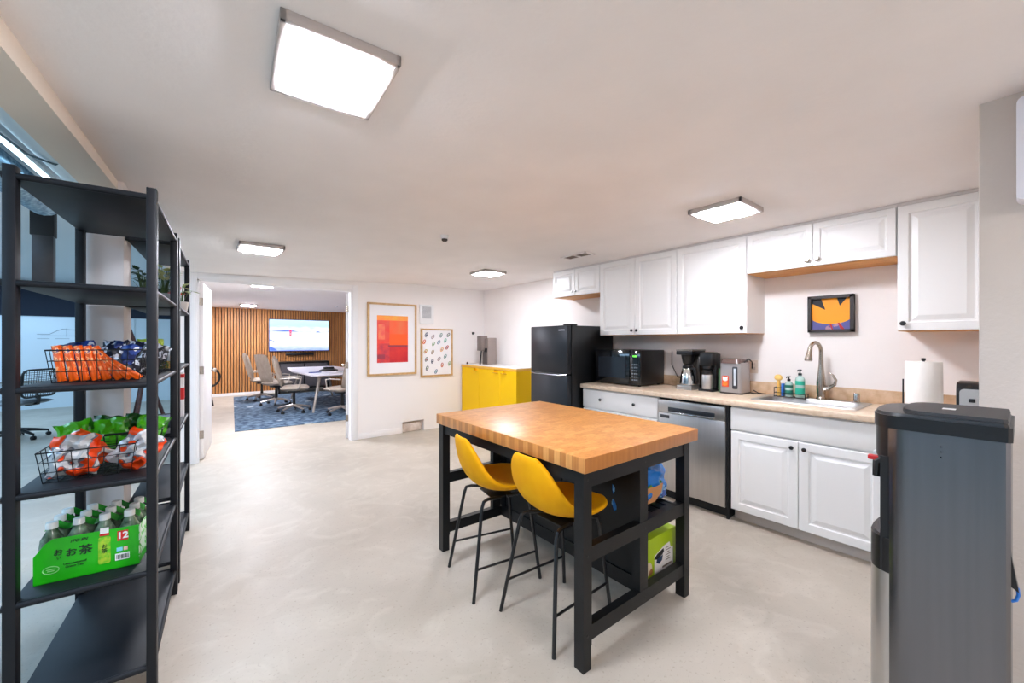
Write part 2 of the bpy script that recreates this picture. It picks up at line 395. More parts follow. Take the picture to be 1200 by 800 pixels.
# ================================================================ CEILING FITTINGS
def rrect(x0, x1, y0, y1, r, n=5):
    pts = []
    for cx, cy, a0 in ((x1-r, y1-r, 0), (x0+r, y1-r, 90), (x0+r, y0+r, 180), (x1-r, y0+r, 270)):
        for k in range(n+1):
            a = R(a0+90*k/n); pts.append((cx+r*math.cos(a), cy+r*math.sin(a)))
    return pts
EM = mat('panel_diffuser', (255, 246, 238), 0.5)
def emitter(name, strength):
    m = bpy.data.materials.new(name); m.use_nodes = True; b = m.node_tree.nodes['Principled BSDF']
    b.inputs['Base Color'].default_value = (0.9, 0.9, 0.9, 1)
    b.inputs['Emission Color'].default_value = PANEL_COL + (1,); b.inputs['Emission Strength'].default_value = strength
    return m
EMK = emitter('lit_diffuser', KITCHEN_LIGHT); EMC = emitter('lit_diffuser_conference', CONF_LIGHT)
LFR = mat('light_frame', (200, 192, 188), 0.4, 0.3)
def panel(loc, sx, sy, label, em, rz=0, group=None):
    t = thing('ceiling_light', label, 'ceiling light', loc, rz, group)
    mb = MB(); h = 0.03
    for a in ((-sx/2, -sy/2, sx/2, -sy/2+0.016), (-sx/2, sy/2-0.016, sx/2, sy/2), (-sx/2, -sy/2, -sx/2+0.016, sy/2), (sx/2-0.016, -sy/2, sx/2, sy/2)):
        mb.box(a[0], a[1], -h, a[2], a[3], 0, bev=0.002)
    mb.build('frame', LFR, t)
    mb = MB(); mb.box(-sx/2+0.016, -sy/2+0.016, -h+0.004, sx/2-0.016, sy/2-0.016, -0.006); mb.build('diffuser', [WHITEP], t)
    mb = MB(); mb.prism(rrect(-sx/2+0.042, sx/2-0.042, -sy/2+0.042, sy/2-0.042, 0.018), -h-0.010, -h+0.004); mb.build('lit_area', em, t)
    return t
panel((0.335, 1.375, CZ), 0.325, 0.372, 'square flush ceiling light nearest the camera, above the walkway', EMK, R(-3))
panel((2.745, 1.215, CZ), 0.335, 0.335, 'square flush ceiling light in front of the sink wall cabinets', EMK)
panel((2.86, 4.16, ceil_z(2.86, 4.16)), 0.335, 0.335, 'square flush ceiling light above the yellow cabinet corner', EMK)
panel((0.41, 4.12, ceil_z(0.41, 4.12)), 0.335, 0.335, 'square flush ceiling light in front of the conference room opening', EMK)
panel((0.72, 6.95, 2.24), 0.335, 0.335, 'ceiling light just inside the conference room, nearer of its two', EMC)
panel((0.86, 11.1, 2.24), 0.335, 0.335, 'ceiling light by the slatted wall of the conference room', EMC)
t = thing('smoke_detector', 'small round sensor hanging from the middle of the kitchen ceiling', 'smoke detector', (1.57, 2.91, ceil_z(1.57, 2.91)))
mb = MB(); mb.lathe([(0.034, 0), (0.034, -0.012), (0.028, -0.02), (0.028, -0.03), (0.0, -0.03)]); mb.build('base', WHITEP, t)
mb = MB(); mb.lathe([(0.024, -0.03), (0.024, -0.042), (0.014, -0.05), (0, -0.05)]); mb.build('sensor_cap', mat('dark_sensor', (60, 56, 54), 0.5), t)
tag(MB().lathe([(0.04, 0), (0.04, -0.02), (0.03, -0.03), (0, -0.03)]).build('smoke_detector', WHITEP), 'small white round detector on the conference room ceiling', 'smoke detector', loc=(2.6, 10.3, 2.24))
t = thing('ceiling_vent', 'rectangular louvred vent in the ceiling before the fridge cabinets', 'vent', (3.03, 2.80, CZ-0.004), 0)
mb = MB(); W_, D_ = 0.15, 0.34
mb.box(-W_/2, -D_/2, -0.006, W_/2, -D_/2+0.02, 0.006); mb.box(-W_/2, D_/2-0.02, -0.006, W_/2, D_/2, 0.006)
mb.box(-W_/2, -D_/2, -0.006, -W_/2+0.02, D_/2, 0.006); mb.box(W_/2-0.02, -D_/2, -0.006, W_/2, D_/2, 0.006); mb.box(-W_/2, -0.01, -0.006, W_/2, 0.01, 0.006)
mb.build('frame', CEIL, t)
mb = MB()
for k in range(7): mb.obox((-W_/2+0.03+k*0.015, 0, 0.0), (0.012, D_-0.04, 0.0015), Matrix.Rotation(R(35), 3, 'Y'))
mb.build('louvre', mat('vent_dark', (120, 108, 100), 0.6), t)
mb = MB(); mb.box(-W_/2, -D_/2, 0.006, W_/2, D_/2, 0.010); mb.build('backing', mat('vent_back', (60, 52, 48), 0.8), t)

# ================================================================ WALL CABINETS (fronts face -X)
PU = 3.495; CT = CZ-0.016
def knob(parent, y, z, m, r=0.015, x=0.0):
    mb = MB(); mb.lathe([(0.006, 0), (0.005, 0.012), (r, 0.016), (r, 0.022), (r*0.7, 0.027), (0, 0.028)], seg=16, M=Matrix.Rotation(R(-90), 3, 'Y'))
    return mb.build('knob', m, parent, loc=(x, y, z))
def wall_cabinet(label, ya, yb, z0, nd, knobs, km=BPLAS, kr=0.015, wood=True):
    wd = yb-ya; h = CT-z0
    t = thing('wall_cabinet', label, 'cabinet', (PU, (ya+yb)/2, z0))
    mb = MB(); mb.box(0.021, -wd/2+0.001, 0.004, WX-PU, wd/2-0.001, h, m=0); mb.box(0.022, -wd/2+0.002, 0, WX-PU, wd/2-0.002, 0.004, m=1)
    mb.build('carcass', [CAB, CABIN], t, smooth=False)
    mb = MB(); mb.box(0.012, -wd/2, h-0.003, 0.04, wd/2, h+0.0145); mb.build('top_trim', mat('cabinet_grey_trim', (214, 210, 208), 0.5), t, smooth=False)  # thin pale grey trim strip along the cabinet top
    dw = wd/nd
    for k in range(nd):
        d = MB().door(dw-0.005, h-0.012, fr=0.05 if h > 0.5 else 0.04).build('door', CAB, t, loc=(0, -wd/2+dw*(k+0.5), 0.004), angle=0.12)
        ky = knobs[k]
        knob(d, ky*(dw/2-0.03), 0.045, km, kr)
    return t
wall_cabinet('short white two-door wall cabinet above the black fridge', 2.895, 3.645, 1.925, 2, (1, -1), CHROME, 0.011)
wall_cabinet('tall white wall cabinet with two doors above the microwave', 1.985, 2.893, 1.445, 2, (1, -1))
wall_cabinet('tall white single-door wall cabinet above the coffee makers', 1.382, 1.983, 1.445, 1, (-1,))
wall_cabinet('wide short white wall cabinet above the sink picture', 0.495, 1.380, 1.925, 2, (1, -1), NICKEL, 0.018)
wall_cabinet('tall white wall cabinet at the right end above the paper towels', BY+0.004, 0.493, 1.445, 1, (1,))

# ================================================================ BASE RUN
PF = 3.225; TOEX = 3.305; CTOP = 0.930; CBOT = 0.888
def base_box(mb, ya, yb, m=0):
    mb.box(PF+0.021, ya, 0.095, WX-0.002, yb, CBOT-0.002, m=m)
    mb.box(TOEX, ya, 0.0, WX-0.002, yb, 0.095, m=1)
TOE = mat('toe_kick', (196, 186, 178), 0.6)
# drawer cabinet
t = thing('base_cabinet', 'white base cabinet with a wide two-knob drawer beside the fridge', 'cabinet', (PF, 2.455, 0))
mb = MB(); mb.box(0.021, -0.445, 0.095, WX-0.002-PF, 0.445, CBOT-0.002, m=0); mb.box(0.08, -0.445, 0, WX-0.002-PF, 0.445, 0.095, m=1); mb.build('carcass', [CAB, TOE], t, smooth=False)
mb = MB(); mb.box(0, -0.443, 0.69, 0.02, 0.443, 0.872, bev=0.003); d = mb.build('drawer', CAB, t); knob(d, 0.20, 0.785, BPLAS); knob(d, -0.20, 0.785, BPLAS)
for s_ in (-1, 1):
    d = MB().door(0.438, 0.575).build('door', CAB, t, loc=(0, s_*0.2215, 0.10), angle=0.12); knob(d, -s_*0.18, 0.53, BPLAS)
# dishwasher
t = thing('dishwasher', 'stainless steel dishwasher built in under the counter', 'dishwasher', (PF, 1.702, 0))
mb = MB(); mb.box(0.02, -0.295, 0.1, 0.6, 0.295, CBOT-0.004); mb.box(0.05, -0.29, 0, 0.6, 0.29, 0.1); mb.build('body', BMATTE, t, smooth=False)
mb = MB(); mb.box(-0.012, -0.278, 0.085, 0.02, 0.298, 0.755, bev=0.004); mb.build('door', STEEL, t)
mb = MB(); mb.box(-0.014, -0.278, 0.757, 0.02, 0.298, 0.868, bev=0.004); c = mb.build('control_panel', STEEL, t)
mb = MB(); mb.box(-0.016, -0.20, 0.775, -0.013, 0.20, 0.81, bev=0.001); mb.build('recess', mat('dark_recess', (50, 54, 60), 0.25, 0.4), c)
mb = MB(); mb.box(-0.036, -0.20, 0.762, -0.016, 0.20, 0.774, bev=0.004); mb.build('handle', CHROME, t)
mb = MB(); mb.box(-0.014, 0.19, 0.71, -0.0125, 0.275, 0.738); mb.build('badge', mat('badge_dark', (60, 62, 66), 0.4), t)
mb = MB(); mb.box(0.0, -0.302, 0.0, 0.03, -0.282, CBOT-0.006); mb.build('side_gasket', BMATTE, t)
# sink cabinet
t = thing('base_cabinet', 'white base cabinet with two panelled doors below the sink', 'cabinet', (PF, 0.945, 0))
mb = MB(); mb.box(0.021, -0.445, 0.095, WX-0.002-PF, 0.445, 0.70, m=0); mb.box(0.021, -0.445, 0.70, 0.035, 0.445, CBOT-0.002); mb.box(0.08, -0.445, 0, WX-0.002-PF, 0.445, 0.095, m=1)
mb.build('carcass', [CAB, TOE], t, smooth=False)
mb = MB(); mb.box(0, -0.443, 0.705, 0.02, 0.443, 0.872, bev=0.003); mb.build('front_panel', CAB, t)
for s_ in (-1, 1):
    d = MB().door(0.438, 0.60, fr=0.055).build('door', CAB, t, loc=(0, s_*0.2215, 0.092), angle=0.12); knob(d, -s_*0.185, 0.555, BPLAS, 0.014)
# right end cabinet
t = thing('base_cabinet', 'narrow white base cabinet at the right end behind the water dispenser', 'cabinet', (PF, 0.30, 0))
mb = MB(); mb.box(0.021, -0.195, 0.095, WX-0.002-PF, 0.195, CBOT-0.002); mb.box(0.08, -0.195, 0, WX-0.002-PF, 0.195, 0.095, m=1); mb.build('carcass', [CAB, TOE], t, smooth=False)
mb = MB(); mb.box(0, -0.193, 0.705, 0.02, 0.193, 0.872, bev=0.003); mb.build('drawer', CAB, t)
d = MB().door(0.386, 0.60).build('door', CAB, t, loc=(0, 0, 0.092), angle=0.12); knob(d, 0.16, 0.555, BPLAS)
# worktop with a hole for the sink
SX0, SX1, SY0, SY1 = 3.37, 3.80, 0.66, 1.31
t = thing('worktop', 'beige laminate worktop running from the fridge to the wall block', 'worktop', (PF-0.03, 0, 0))
mb = MB(); fx = 0; bx = WX-0.001-(PF-0.03); hx0, hx1 = SX0+0.02-(PF-0.03), SX1-0.02-(PF-0.03)
mb.box(fx, BY+0.002, CBOT, hx0, 2.915, CTOP, bev=0.008, seg=3)
mb.box(hx1, BY+0.002, CBOT, bx, 2.915, CTOP); mb.box(hx0-0.008, SY1-0.02, CBOT, hx1, 2.915, CTOP); mb.box(hx0-0.008, BY+0.002, CBOT, hx1, SY0+0.02, CTOP)
mb.build('counter_top', COUNTER, t)
mb = MB(); mb.box(bx-0.02, BY+0.002, CTOP, bx, 2.915, CTOP+0.10, bev=0.004); mb.build('backsplash', SPLASH, t)
# sink
t = thing('sink', 'stainless steel drop-in sink in the beige worktop', 'sink', ((SX0+SX1)/2, (SY0+SY1)/2, CTOP))
mb = MB(); hx, hy = (SX1-SX0)/2, (SY1-SY0)/2
levels = [(rrect(-hx, hx, -hy, hy, 0.02), 0.001), (rrect(-hx+0.003, hx-0.003, -hy+0.003, hy-0.003, 0.02), 0.006), (rrect(-hx+0.03, hx-0.075, -hy+0.035, hy-0.035, 0.06), 0.005),
          (rrect(-hx+0.036, hx-0.081, -hy+0.041, hy-0.041, 0.06), -0.004), (rrect(-hx+0.05, hx-0.095, -hy+0.055, hy-0.055, 0.055), -0.16), (rrect(-hx+0.08, hx-0.125, -hy+0.085, hy-0.085, 0.04), -0.172)]
vr = [[mb.bm.verts.new((x, y, z)) for x, y in pts] for pts, z in levels]
for a, b in zip(vr, vr[1:]):
    n = len(a)
    for k in range(n): mb.bm.faces.new((a[k], a[(k+1) % n], b[(k+1) % n], b[k]))
mb.bm.faces.new(vr[-1]); mb._m(0)
mb.build('basin', mat('sink_steel', (190, 188, 186), 0.42, 0.85), t)
mb = MB(); mb.lathe([(0.04, 0), (0.04, 0.003), (0.03, 0.001), (0.0, 0.001)], c=(0, 0, -0.171)); mb.build('drain', CHROME, t)
# faucet
t = thing('faucet', 'tall curved nickel pull-down faucet behind the sink', 'faucet', (3.765, 0.955, CTOP+0.006))
mb = MB(); mb.lathe([(0.034, 0), (0.034, 0.008), (0.026, 0.02), (0.03, 0.08), (0.03, 0.13), (0.022, 0.2), (0.016, 0.26)], seg=20)
pts = [(0, 0, 0.25)]; rad = [0.0165]
for k in range(0, 13):
    a = PI*k/12*0.86; pts.append((-0.062*(1-math.cos(a)), 0.02*(1-math.cos(a)), 0.36+0.075*math.sin(a))); rad.append(0.0135)
mb.tube(pts, rad, seg=14)
mb.build('body', NICKEL, t)
e = Vector(pts[-1]); mb = MB(); mb.tube([e+Vector((0.004, -0.001, 0.01)), e+Vector((-0.008, 0.003, -0.04)), e+Vector((-0.016, 0.006, -0.085)), e+Vector((-0.018, 0.006, -0.095))], [0.014, 0.018, 0.026, 0.024], seg=16)
mb.build('spray_head', NICKEL, t)
mb = MB(); mb.tube([(0, 0, 0.085), (-0.01, -0.045, 0.09), (-0.014, -0.06, 0.095)], [0.022, 0.019, 0.014]); mb.tube([(-0.014, -0.055, 0.095), (-0.018, -0.088, 0.12), (-0.016, -0.095, 0.155), (-0.01, -0.075, 0.19), (-0.006, -0.055, 0.205)], [0.013, 0.011, 0.009, 0.007, 0.005])
mb.build('lever', NICKEL, t)
t = tag(MB().lathe([(0.022, 0), (0.022, 0.005), (0.019, 0.008), (0.019, 0.06), (0.017, 0.066), (0, 0.067)]).build('air_gap_cap', CHROME), 'small chrome air gap cylinder beside the faucet', 'air gap', loc=(3.77, 0.745, CTOP+0.006))
tag(MB().lathe([(0.02, 0), (0.02, 0.003), (0.008, 0.006), (0, 0.006)]).build('hole_cover', NICKEL), 'flat round metal cover on the worktop right of the sink', 'hole cover', loc=(3.76, 0.56, CTOP))

# ---- sink caddy and its contents
cx, cy = 3.70, 1.135
t = thing('sink_caddy', 'black wire caddy holding brush and soap bottles by the sink', 'caddy', (cx, cy, CTOP+0.004))
mb = MB()
for z in (0.006, 0.035, 0.075): 
    hw = 0.035; hl = 0.105
    if z > 0.07: mb.tube([(-hw, 0.03, z), (-hw, hl, z), (hw, hl, z), (hw, 0.03, z)], 0.0028, seg=6)
    else: mb.tube([(-hw, -hl, z), (-hw, hl, z), (hw, hl, z), (hw, -hl, z)], 0.0028, seg=6, closed=True)
for sx in (-1, 1):
    for sy in (-1, 1): mb.tube([(sx*hw, sy*hl, 0.0), (sx*hw, sy*hl, 0.075 if sy > 0 else 0.035)], 0.0028, seg=6)
for k in range(9): mb.tube([(-hw, -hl+0.026*k, 0.006), (hw, -hl+0.026*k, 0.006)], 0.0018, seg=6)
mb.build('wire_frame', BPLAS, t)
def pump_bottle(label, loc, r, h, mats, pump_h):
    t = thing('soap_bottle', label, 'bottle', loc)
    MB().lathe([(r*0.9, 0), (r, 0.006), (r, h*0.80), (r*0.85, h*0.88), (r*0.35, h*0.95), (r*0.35, h)], seg=20).build('bottle', mats[0], t)
    mb = MB(); mb.lathe([(r*1.01, h*0.12), (r*1.01, h*0.42)], seg=20); mb.bm.faces.ensure_lookup_table(); mb.build('label_band', mats[1], t)
    mb = MB(); mb.lathe([(r*1.01, h*0.56), (r*1.01, h*0.74)], seg=20); mb.build('label_band', mats[2], t)
    mb = MB(); mb.lathe([(r*0.42, h-0.002), (r*0.42, h+0.014), (r*0.2, h+0.016), (0.004, h+0.018), (0.004, h+pump_h), (0.012, h+pump_h), (0.012, h+pump_h+0.008), (0, h+pump_h+0.009)], seg=12)
    mb.tube([(0, 0, h+pump_h+0.004), (-0.03, 0.005, h+pump_h+0.004), (-0.036, 0.006, h+pump_h-0.004)], 0.004, seg=8); mb.build('pump', BPLAS, t)
TEAL = mat('teal_label', (40, 175, 145), 0.4); DTEAL = mat('dark_teal_label', (10, 110, 92), 0.4); PALE = mat('pale_bottle', (205, 232, 224), 0.15, trans=0.3)
pump_bottle('tall pale bottle with teal bands and black pump in the sink caddy', (cx+0.0, cy-0.062, CTOP+0.012), 0.032, 0.175, (PALE, TEAL, TEAL), 0.035)
pump_bottle('shorter clear soap bottle with dark green label in the sink caddy', (cx-0.002, cy+0.012, CTOP+0.012), 0.028, 0.125, (PALE, DTEAL, DTEAL), 0.028)
mb = MB(); mb.box(-0.02, -0.009, 0, 0.02, 0.009, 0.10, bev=0.004); tag(mb.build('sponge', BLUEP), 'blue scrubbing sponge standing in the sink caddy', 'sponge', loc=(cx-0.004, cy+0.052, CTOP+0.012))
t = thing('dish_brush', 'dish brush with yellow round head leaning in the sink caddy', 'brush', (cx, cy+0.082, CTOP+0.012))
mb = MB(); mb.tube([(0, 0, 0), (0, 0.002, 0.12)], [0.016, 0.011]); mb.build('handle', mat('amber_plastic', (230, 180, 90), 0.4), t)
mb = MB(); mb.ell((0, 0.004, 0.145), (0.02, 0.03, 0.026)); mb.build('brush_head', mat('cream_bristle', (248, 205, 120), 0.8, bump=1, bscale=300), t)

# ---- paper towel roll, toaster
t = thing('paper_towel_holder', 'white paper towel roll on a black upright holder', 'paper towels', (3.41, 0.365, CTOP))
mb = MB(); mb.lathe([(0.075, 0), (0.075, 0.008), (0.02, 0.012), (0.006, 0.014), (0.006, 0.335), (0.010, 0.336), (0.010, 0.350), (0, 0.352)], seg=24); mb.build('stand', BPLAS, t)
mb = MB(); mb.lathe([(0.02, 0.014), (0.080, 0.014), (0.082, 0.02), (0.080, 0.325), (0.078, 0.33), (0.02, 0.33)], seg=36); mb.build('paper_roll', PAPER, t)
mb = MB(); mb.tube([(-0.0, 0.088, 0.0), (0, 0.088, 0.22)], 0.004); mb.tube([(0, 0.0, 0.006), (0, 0.088, 0.006)], 0.004); mb.build('side_arm', BPLAS, t)
t = thing('toaster', 'black and chrome toaster at the right end of the worktop', 'toaster', (3.42, 0.168, CTOP))
mb = MB(); pr = [(-0.13, 0.012), (0.13, 0.012), (0.13, 0.17), (0.12, 0.205), (0.09, 0.222), (-0.09, 0.222), (-0.12, 0.205), (-0.13, 0.17)]
mb.prism(rrect(-0.13, 0.13, 0.012, 0.222, 0.04), -0.058, 0.058, f=lambda p: Vector((p.x, p.z, p.y))); mb.build('housing', BPLAS, t)
mb = MB(); mb.prism(rrect(-0.108, 0.108, 0.03, 0.20, 0.03), -0.060, 0.060, f=lambda p: Vector((p.x, p.z, p.y))); 
mb.prism(rrect(-0.046, 0.046, 0.03, 0.19, 0.02), -0.134, 0.132, f=lambda p: Vector((p.z, p.x, p.y))); mb.build('chrome_panel', mat('toaster_steel', (215, 213, 210), 0.3, 0.7), t)
mb = MB(); mb.box(-0.145, -0.012, 0.12, -0.13, 0.012, 0.14, bev=0.003); mb.lathe([(0.012, 0), (0.012, 0.012), (0, 0.012)], c=(-0.133, 0.03, 0.06), M=Matrix.Rotation(R(-90), 3, 'Y')); mb.lathe([(0.012, 0), (0.012, 0.012), (0, 0.012)], c=(-0.133, -0.03, 0.06), M=Matrix.Rotation(R(-90), 3, 'Y')); mb.build('control', BPLAS, t)
mb = MB()
for a in (-1, 1):
    for b in (-1, 1): mb.lathe([(0.01, 0), (0.01, 0.014)], c=(a*0.1, b*0.04, 0), seg=10)
mb.build('feet', BPLAS, t)

# ---- microwave
t = thing('microwave', 'black microwave oven on the worktop next to the fridge', 'microwave', (3.405, 2.595, CTOP))
mw, mh, mdp = 0.56, 0.362, 0.43
mb = MB(); mb.box(0.015, -mw/2, 0.014, mdp, mw/2, mh, bev=0.006); mb.build('housing', mat('microwave_black', (16, 16, 17), 0.35, bump=0.1, bscale=300), t)
d = MB().box(0, -mw/2+0.125, 0.014, 0.016, mw/2, mh, bev=0.003).build('door', BGLOSS, t)
mb = MB(); mb.box(-0.0015, -mw/2+0.17, 0.075, 0.001, mw/2-0.04, mh-0.07); mb.build('window', mat('microwave_window', (40, 44, 50), 0.12), d)
mb = MB(); mb.box(0, -mw/2, 0.014, 0.016, -mw/2+0.123, mh, bev=0.003); c = mb.build('control_panel', BGLOSS, t)
mb = MB(); mb.box(-0.001, -mw/2+0.03, mh-0.075, 0.001, -mw/2+0.095, mh-0.045); mb.build('display', mat('display_dark', (8, 24, 14), 0.1), c)
text('12:00', 0.022, mat('display_green', (120, 255, 90), 0.5, emit=2.0), c, (-0.002, -mw/2+0.0625, mh-0.06), FACE_NX, 'digits')
mb = MB()
for i in range(6):
    for j in range(3): mb.box(-0.0012, -mw/2+0.03+j*0.025, 0.06+i*0.031, 0.0, -mw/2+0.046+j*0.025, 0.072+i*0.031)
mb.build('buttons', mat('button_grey', (120, 128, 136), 0.5), c)
mb = MB()
for a in (0.05, 0.38):
    for b in (-1, 1): mb.lathe([(0.014, 0), (0.014, 0.016)], c=(a, b*0.24, 0), seg=10)
mb.build('feet', BPLAS, t)

# ---- drip coffee maker with thermal carafe
def coffee_maker(label, loc, k=1.0):
    t = thing('coffee_maker', label, 'coffee maker', loc)
    mb = MB(); mb.box(-0.005, -0.075, 0, 0.25, 0.075, 0.014, bev=0.004, m=1); mb.box(0, -0.072, 0.014, 0.14, 0.072, 0.042, bev=0.006, m=0); mb.build('base', [STEEL, BPLAS], t)
    mb = MB(); mb.box(0.15, -0.07, 0.014, 0.245, 0.07, 0.335, bev=0.008); mb.build('tower', mat('tower_grey', (92, 84, 78), 0.25, 0.6), t)
    mb = MB(); mb.box(-0.002, -0.078, 0.325, 0.25, 0.078, 0.362, bev=0.006, m=0); mb.box(-0.004, -0.08, 0.362, 0.252, 0.08, 0.374, bev=0.004, m=1); mb.build('water_head', [STEEL, BPLAS], t)
    mb = MB(); mb.lathe([(0.034, 0.235), (0.045, 0.25), (0.06, 0.325), (0.0, 0.325)], c=(0.07, 0, 0)); mb.build('filter_basket', BPLAS, t)
    c = MB().lathe([(0.066, 0.045), (0.072, 0.055), (0.066, 0.12), (0.050, 0.19), (0.045, 0.20)], c=(0.07, 0, 0), seg=28).build('carafe', CHROME, t)
    MB().lathe([(0.046, 0.19), (0.048, 0.215), (0.034, 0.232), (0, 0.234)], c=(0.07, 0, 0)).build('lid', BPLAS, c)
    MB().tube([(0.05, -0.045, 0.20), (0.035, -0.085, 0.20), (0.03, -0.095, 0.17), (0.04, -0.09, 0.09)], [0.011, 0.011, 0.01, 0.008]).build('handle', BPLAS, c)
    return t
CMK = coffee_maker('steel and black drip coffee maker with carafe, beside the microwave', (3.545, 1.94, CTOP))
# second: black brewer with steel mug
t = thing('coffee_grinder', 'black coffee grinder with a steel cup between carafe maker and hot water pot', 'coffee grinder', (3.60, 1.76, CTOP))
mb = MB(); mb.box(-0.02, -0.065, 0, 0.15, 0.065, 0.02, bev=0.006); mb.box(0.06, -0.062, 0.02, 0.15, 0.062, 0.34, bev=0.008); mb.box(-0.01, -0.06, 0.23, 0.12, 0.06, 0.352, bev=0.012); mb.build('housing', BPLAS, t)
MB().lathe([(0.036, 0.195), (0.046, 0.205), (0.046, 0.23)], c=(0.025, 0, 0)).build('chute', BPLAS, t)
c = MB().lathe([(0.048, 0.022), (0.05, 0.03), (0.05, 0.145), (0.048, 0.15)], c=(0.022, 0, 0), seg=28).build('cup', STEEL, t)
MB().lathe([(0.045, 0.15), (0.045, 0.185), (0.03, 0.195), (0, 0.196)], c=(0.022, 0, 0)).build('lid', BPLAS, c)
tag(MB().box(-0.012, -0.028, 0, 0.012, 0.028, 0.21, bev=0.004).build('carton', mat('green_carton', (70, 110, 70), 0.6)), 'slim green box squeezed beside the hot water pot', 'box', loc=(3.66, 1.648, CTOP))
# hot water pot
t = thing('hot_water_dispenser', 'boxy silver electric hot water pot with an orange cat sticker', 'hot water pot', (3.575, 1.545, CTOP), R(0)); HWP = t
mb = MB(); mb.prism(rrect(0, 0.20, -0.092, 0.092, 0.03), 0.012, 0.27, top=0.98); mb.build('body', mat('silver_body', (178, 172, 170), 0.35, 0.6), t)
mb = MB(); mb.prism(rrect(-0.004, 0.204, -0.094, 0.094, 0.03), 0, 0.014); mb.build('base', mat('dark_brown_plastic', (60, 50, 46), 0.4), t)
mb = MB(); mb.prism(rrect(-0.012, 0.20, -0.088, 0.088, 0.04), 0.262, 0.30, top=0.85); mb.build('lid', mat('brown_plastic', (104, 84, 78), 0.25), t)
mb = MB(); mb.box(-0.007, -0.062, 0.045, 0.003, -0.022, 0.235, bev=0.008); c = mb.build('water_gauge', mat('gauge_dark', (50, 52, 60), 0.3), t)
mb = MB(); mb.box(-0.009, -0.050, 0.075, -0.006, -0.034, 0.22, bev=0.002); mb.build('gauge_glass', mat('gauge_glass', (205, 215, 222), 0.15), c)
mb = MB(); mb.tube([(0.05, -0.096, 0.275), (0.12, -0.105, 0.30), (0.19, -0.104, 0.27), (0.20, -0.1, 0.215)], 0.006, seg=8); mb.build('handle', BPLAS, t)
s_ = MB().box(-0.006, 0.008, 0.06, -0.001, 0.064, 0.155, bev=0.004).build('sticker', mat('sticker_orange', (226, 84, 44), 0.5), t)
mb = MB(); mb.ell((-0.006, 0.036, 0.125), (0.002, 0.021, 0.018), 12, 0); mb.ell((-0.006, 0.036, 0.085), (0.002, 0.02, 0.018), 12, 1)
for a in (-1, 1): mb.prism([(-0.007, 0), (0.007, 0), (a*0.006, 0.015)], -0.002, 0.001, f=lambda p, a=a: Vector((-0.006+p.z, 0.036+a*0.014+p.x, 0.136+p.y)), m=0)
mb.build('printed_shape', [WINK, mat('sticker_amber', (255, 130, 40), 0.5)], s_)
# cables on the worktop
mb = MB(); mb.tube([(3.80, 1.50, CTOP+0.004), (3.74, 1.42, CTOP+0.005), (3.70, 1.34, CTOP+0.012), (3.72, 1.32, CTOP+0.012), (3.78, 1.40, CTOP+0.008), (3.842, 1.46, CTOP+0.02)], 0.004, seg=8)
o = mb.build('power_cord', BPLAS); o.parent = HWP; o.location = -HWP.location
mb = MB(); mb.tube([(3.855, 2.24, 1.28), (3.85, 2.24, 1.14), (3.84, 2.17, 1.02), (3.82, 2.02, 0.985)], 0.0035, seg=8)
o = mb.build('power_cord', BPLAS); o.parent = CMK; o.location = -CMK.location
t = thing('power_outlet', 'beige wall outlet plate right of the hot water pot', 'outlet', (WX-0.006, 1.47, 1.10))
MB().box(0, -0.036, 0, 0.006, 0.036, 0.115, bev=0.002).build('cover_plate', mat('outlet_beige', (232, 216, 200), 0.5), t)
mb = MB()
for z in (0.03, 0.068): mb.box(-0.001, -0.016, z, 0.001, 0.016, z+0.025, bev=0.0005)
mb.build('socket', mat('socket_beige', (206, 190, 176), 0.5), t)

# ---- small framed picture above the sink
t = thing('framed_picture', 'small deep black framed picture of an orange shape above the faucet', 'picture', (WX-0.05, 0.915, 1.452))
fw, fh = 0.285, 0.285
mb = MB()
for a in ((-fw/2, 0, fw/2, 0.022), (-fw/2, fh-0.022, fw/2, fh), (-fw/2, 0, -fw/2+0.022, fh), (fw/2-0.022, 0, fw/2, fh)): mb.box(0, a[0], a[1], 0.049, a[2], a[3])
mb.box(0.03, -fw/2, 0, 0.049, fw/2, fh); mb.build('frame', mat('frame_black', (48, 42, 42), 0.5), t, smooth=False)
mb = MB(); iw = fw/2-0.022; z0, z1 = 0.022, fh-0.022
def pp(y, z, lay): return (0.0295-0.0004*lay, y, z)
mb.quad([pp(-iw, z0, 0), pp(iw, z0, 0), pp(iw, z1, 0), pp(-iw, z1, 0)], m=0)
orange = [(iw, z1), (iw, 0.11)] + [(iw*math.cos(R(a)), 0.11-0.045*math.sin(R(a))) for a in range(10, 175, 15)] + [(-iw, 0.11), (-iw, z1)]
mb.quad([pp(y, z, 1) for y, z in orange], m=1)
mb.quad([pp(iw, z1, 2), pp(iw*0.5, z1, 2), pp(iw*0.28, z1-0.088, 2), pp(iw, z1-0.035, 2)], m=2)
mb.quad([pp(-iw*0.32, z1, 2), pp(-iw*0.82, z1, 2), pp(-iw*0.46, z1-0.062, 2)], m=2)
mb.quad([pp(-iw*0.05, z0, 2), pp(0.01, z0+0.045, 2), pp(-0.004, z0+0.045, 2), pp(-0.014, z0, 2)], m=3)
mb.quad([pp(-iw*0.7, z0, 2), pp(-iw*0.45, z0+0.05, 2), pp(-iw*0.35, z0+0.05, 2), pp(-iw*0.5, z0, 2)], m=3)
mb.build('artwork', [mat('art_mauve', (176, 134, 150), 0.6, rgb2=(90, 90, 150), scale=14, ramp=(0.48, 0.52)), mat('art_orange', (250, 160, 8), 0.5), mat('art_black', (28, 28, 36), 0.6), mat('art_red', (190, 40, 40), 0.5)], t, smooth=False)

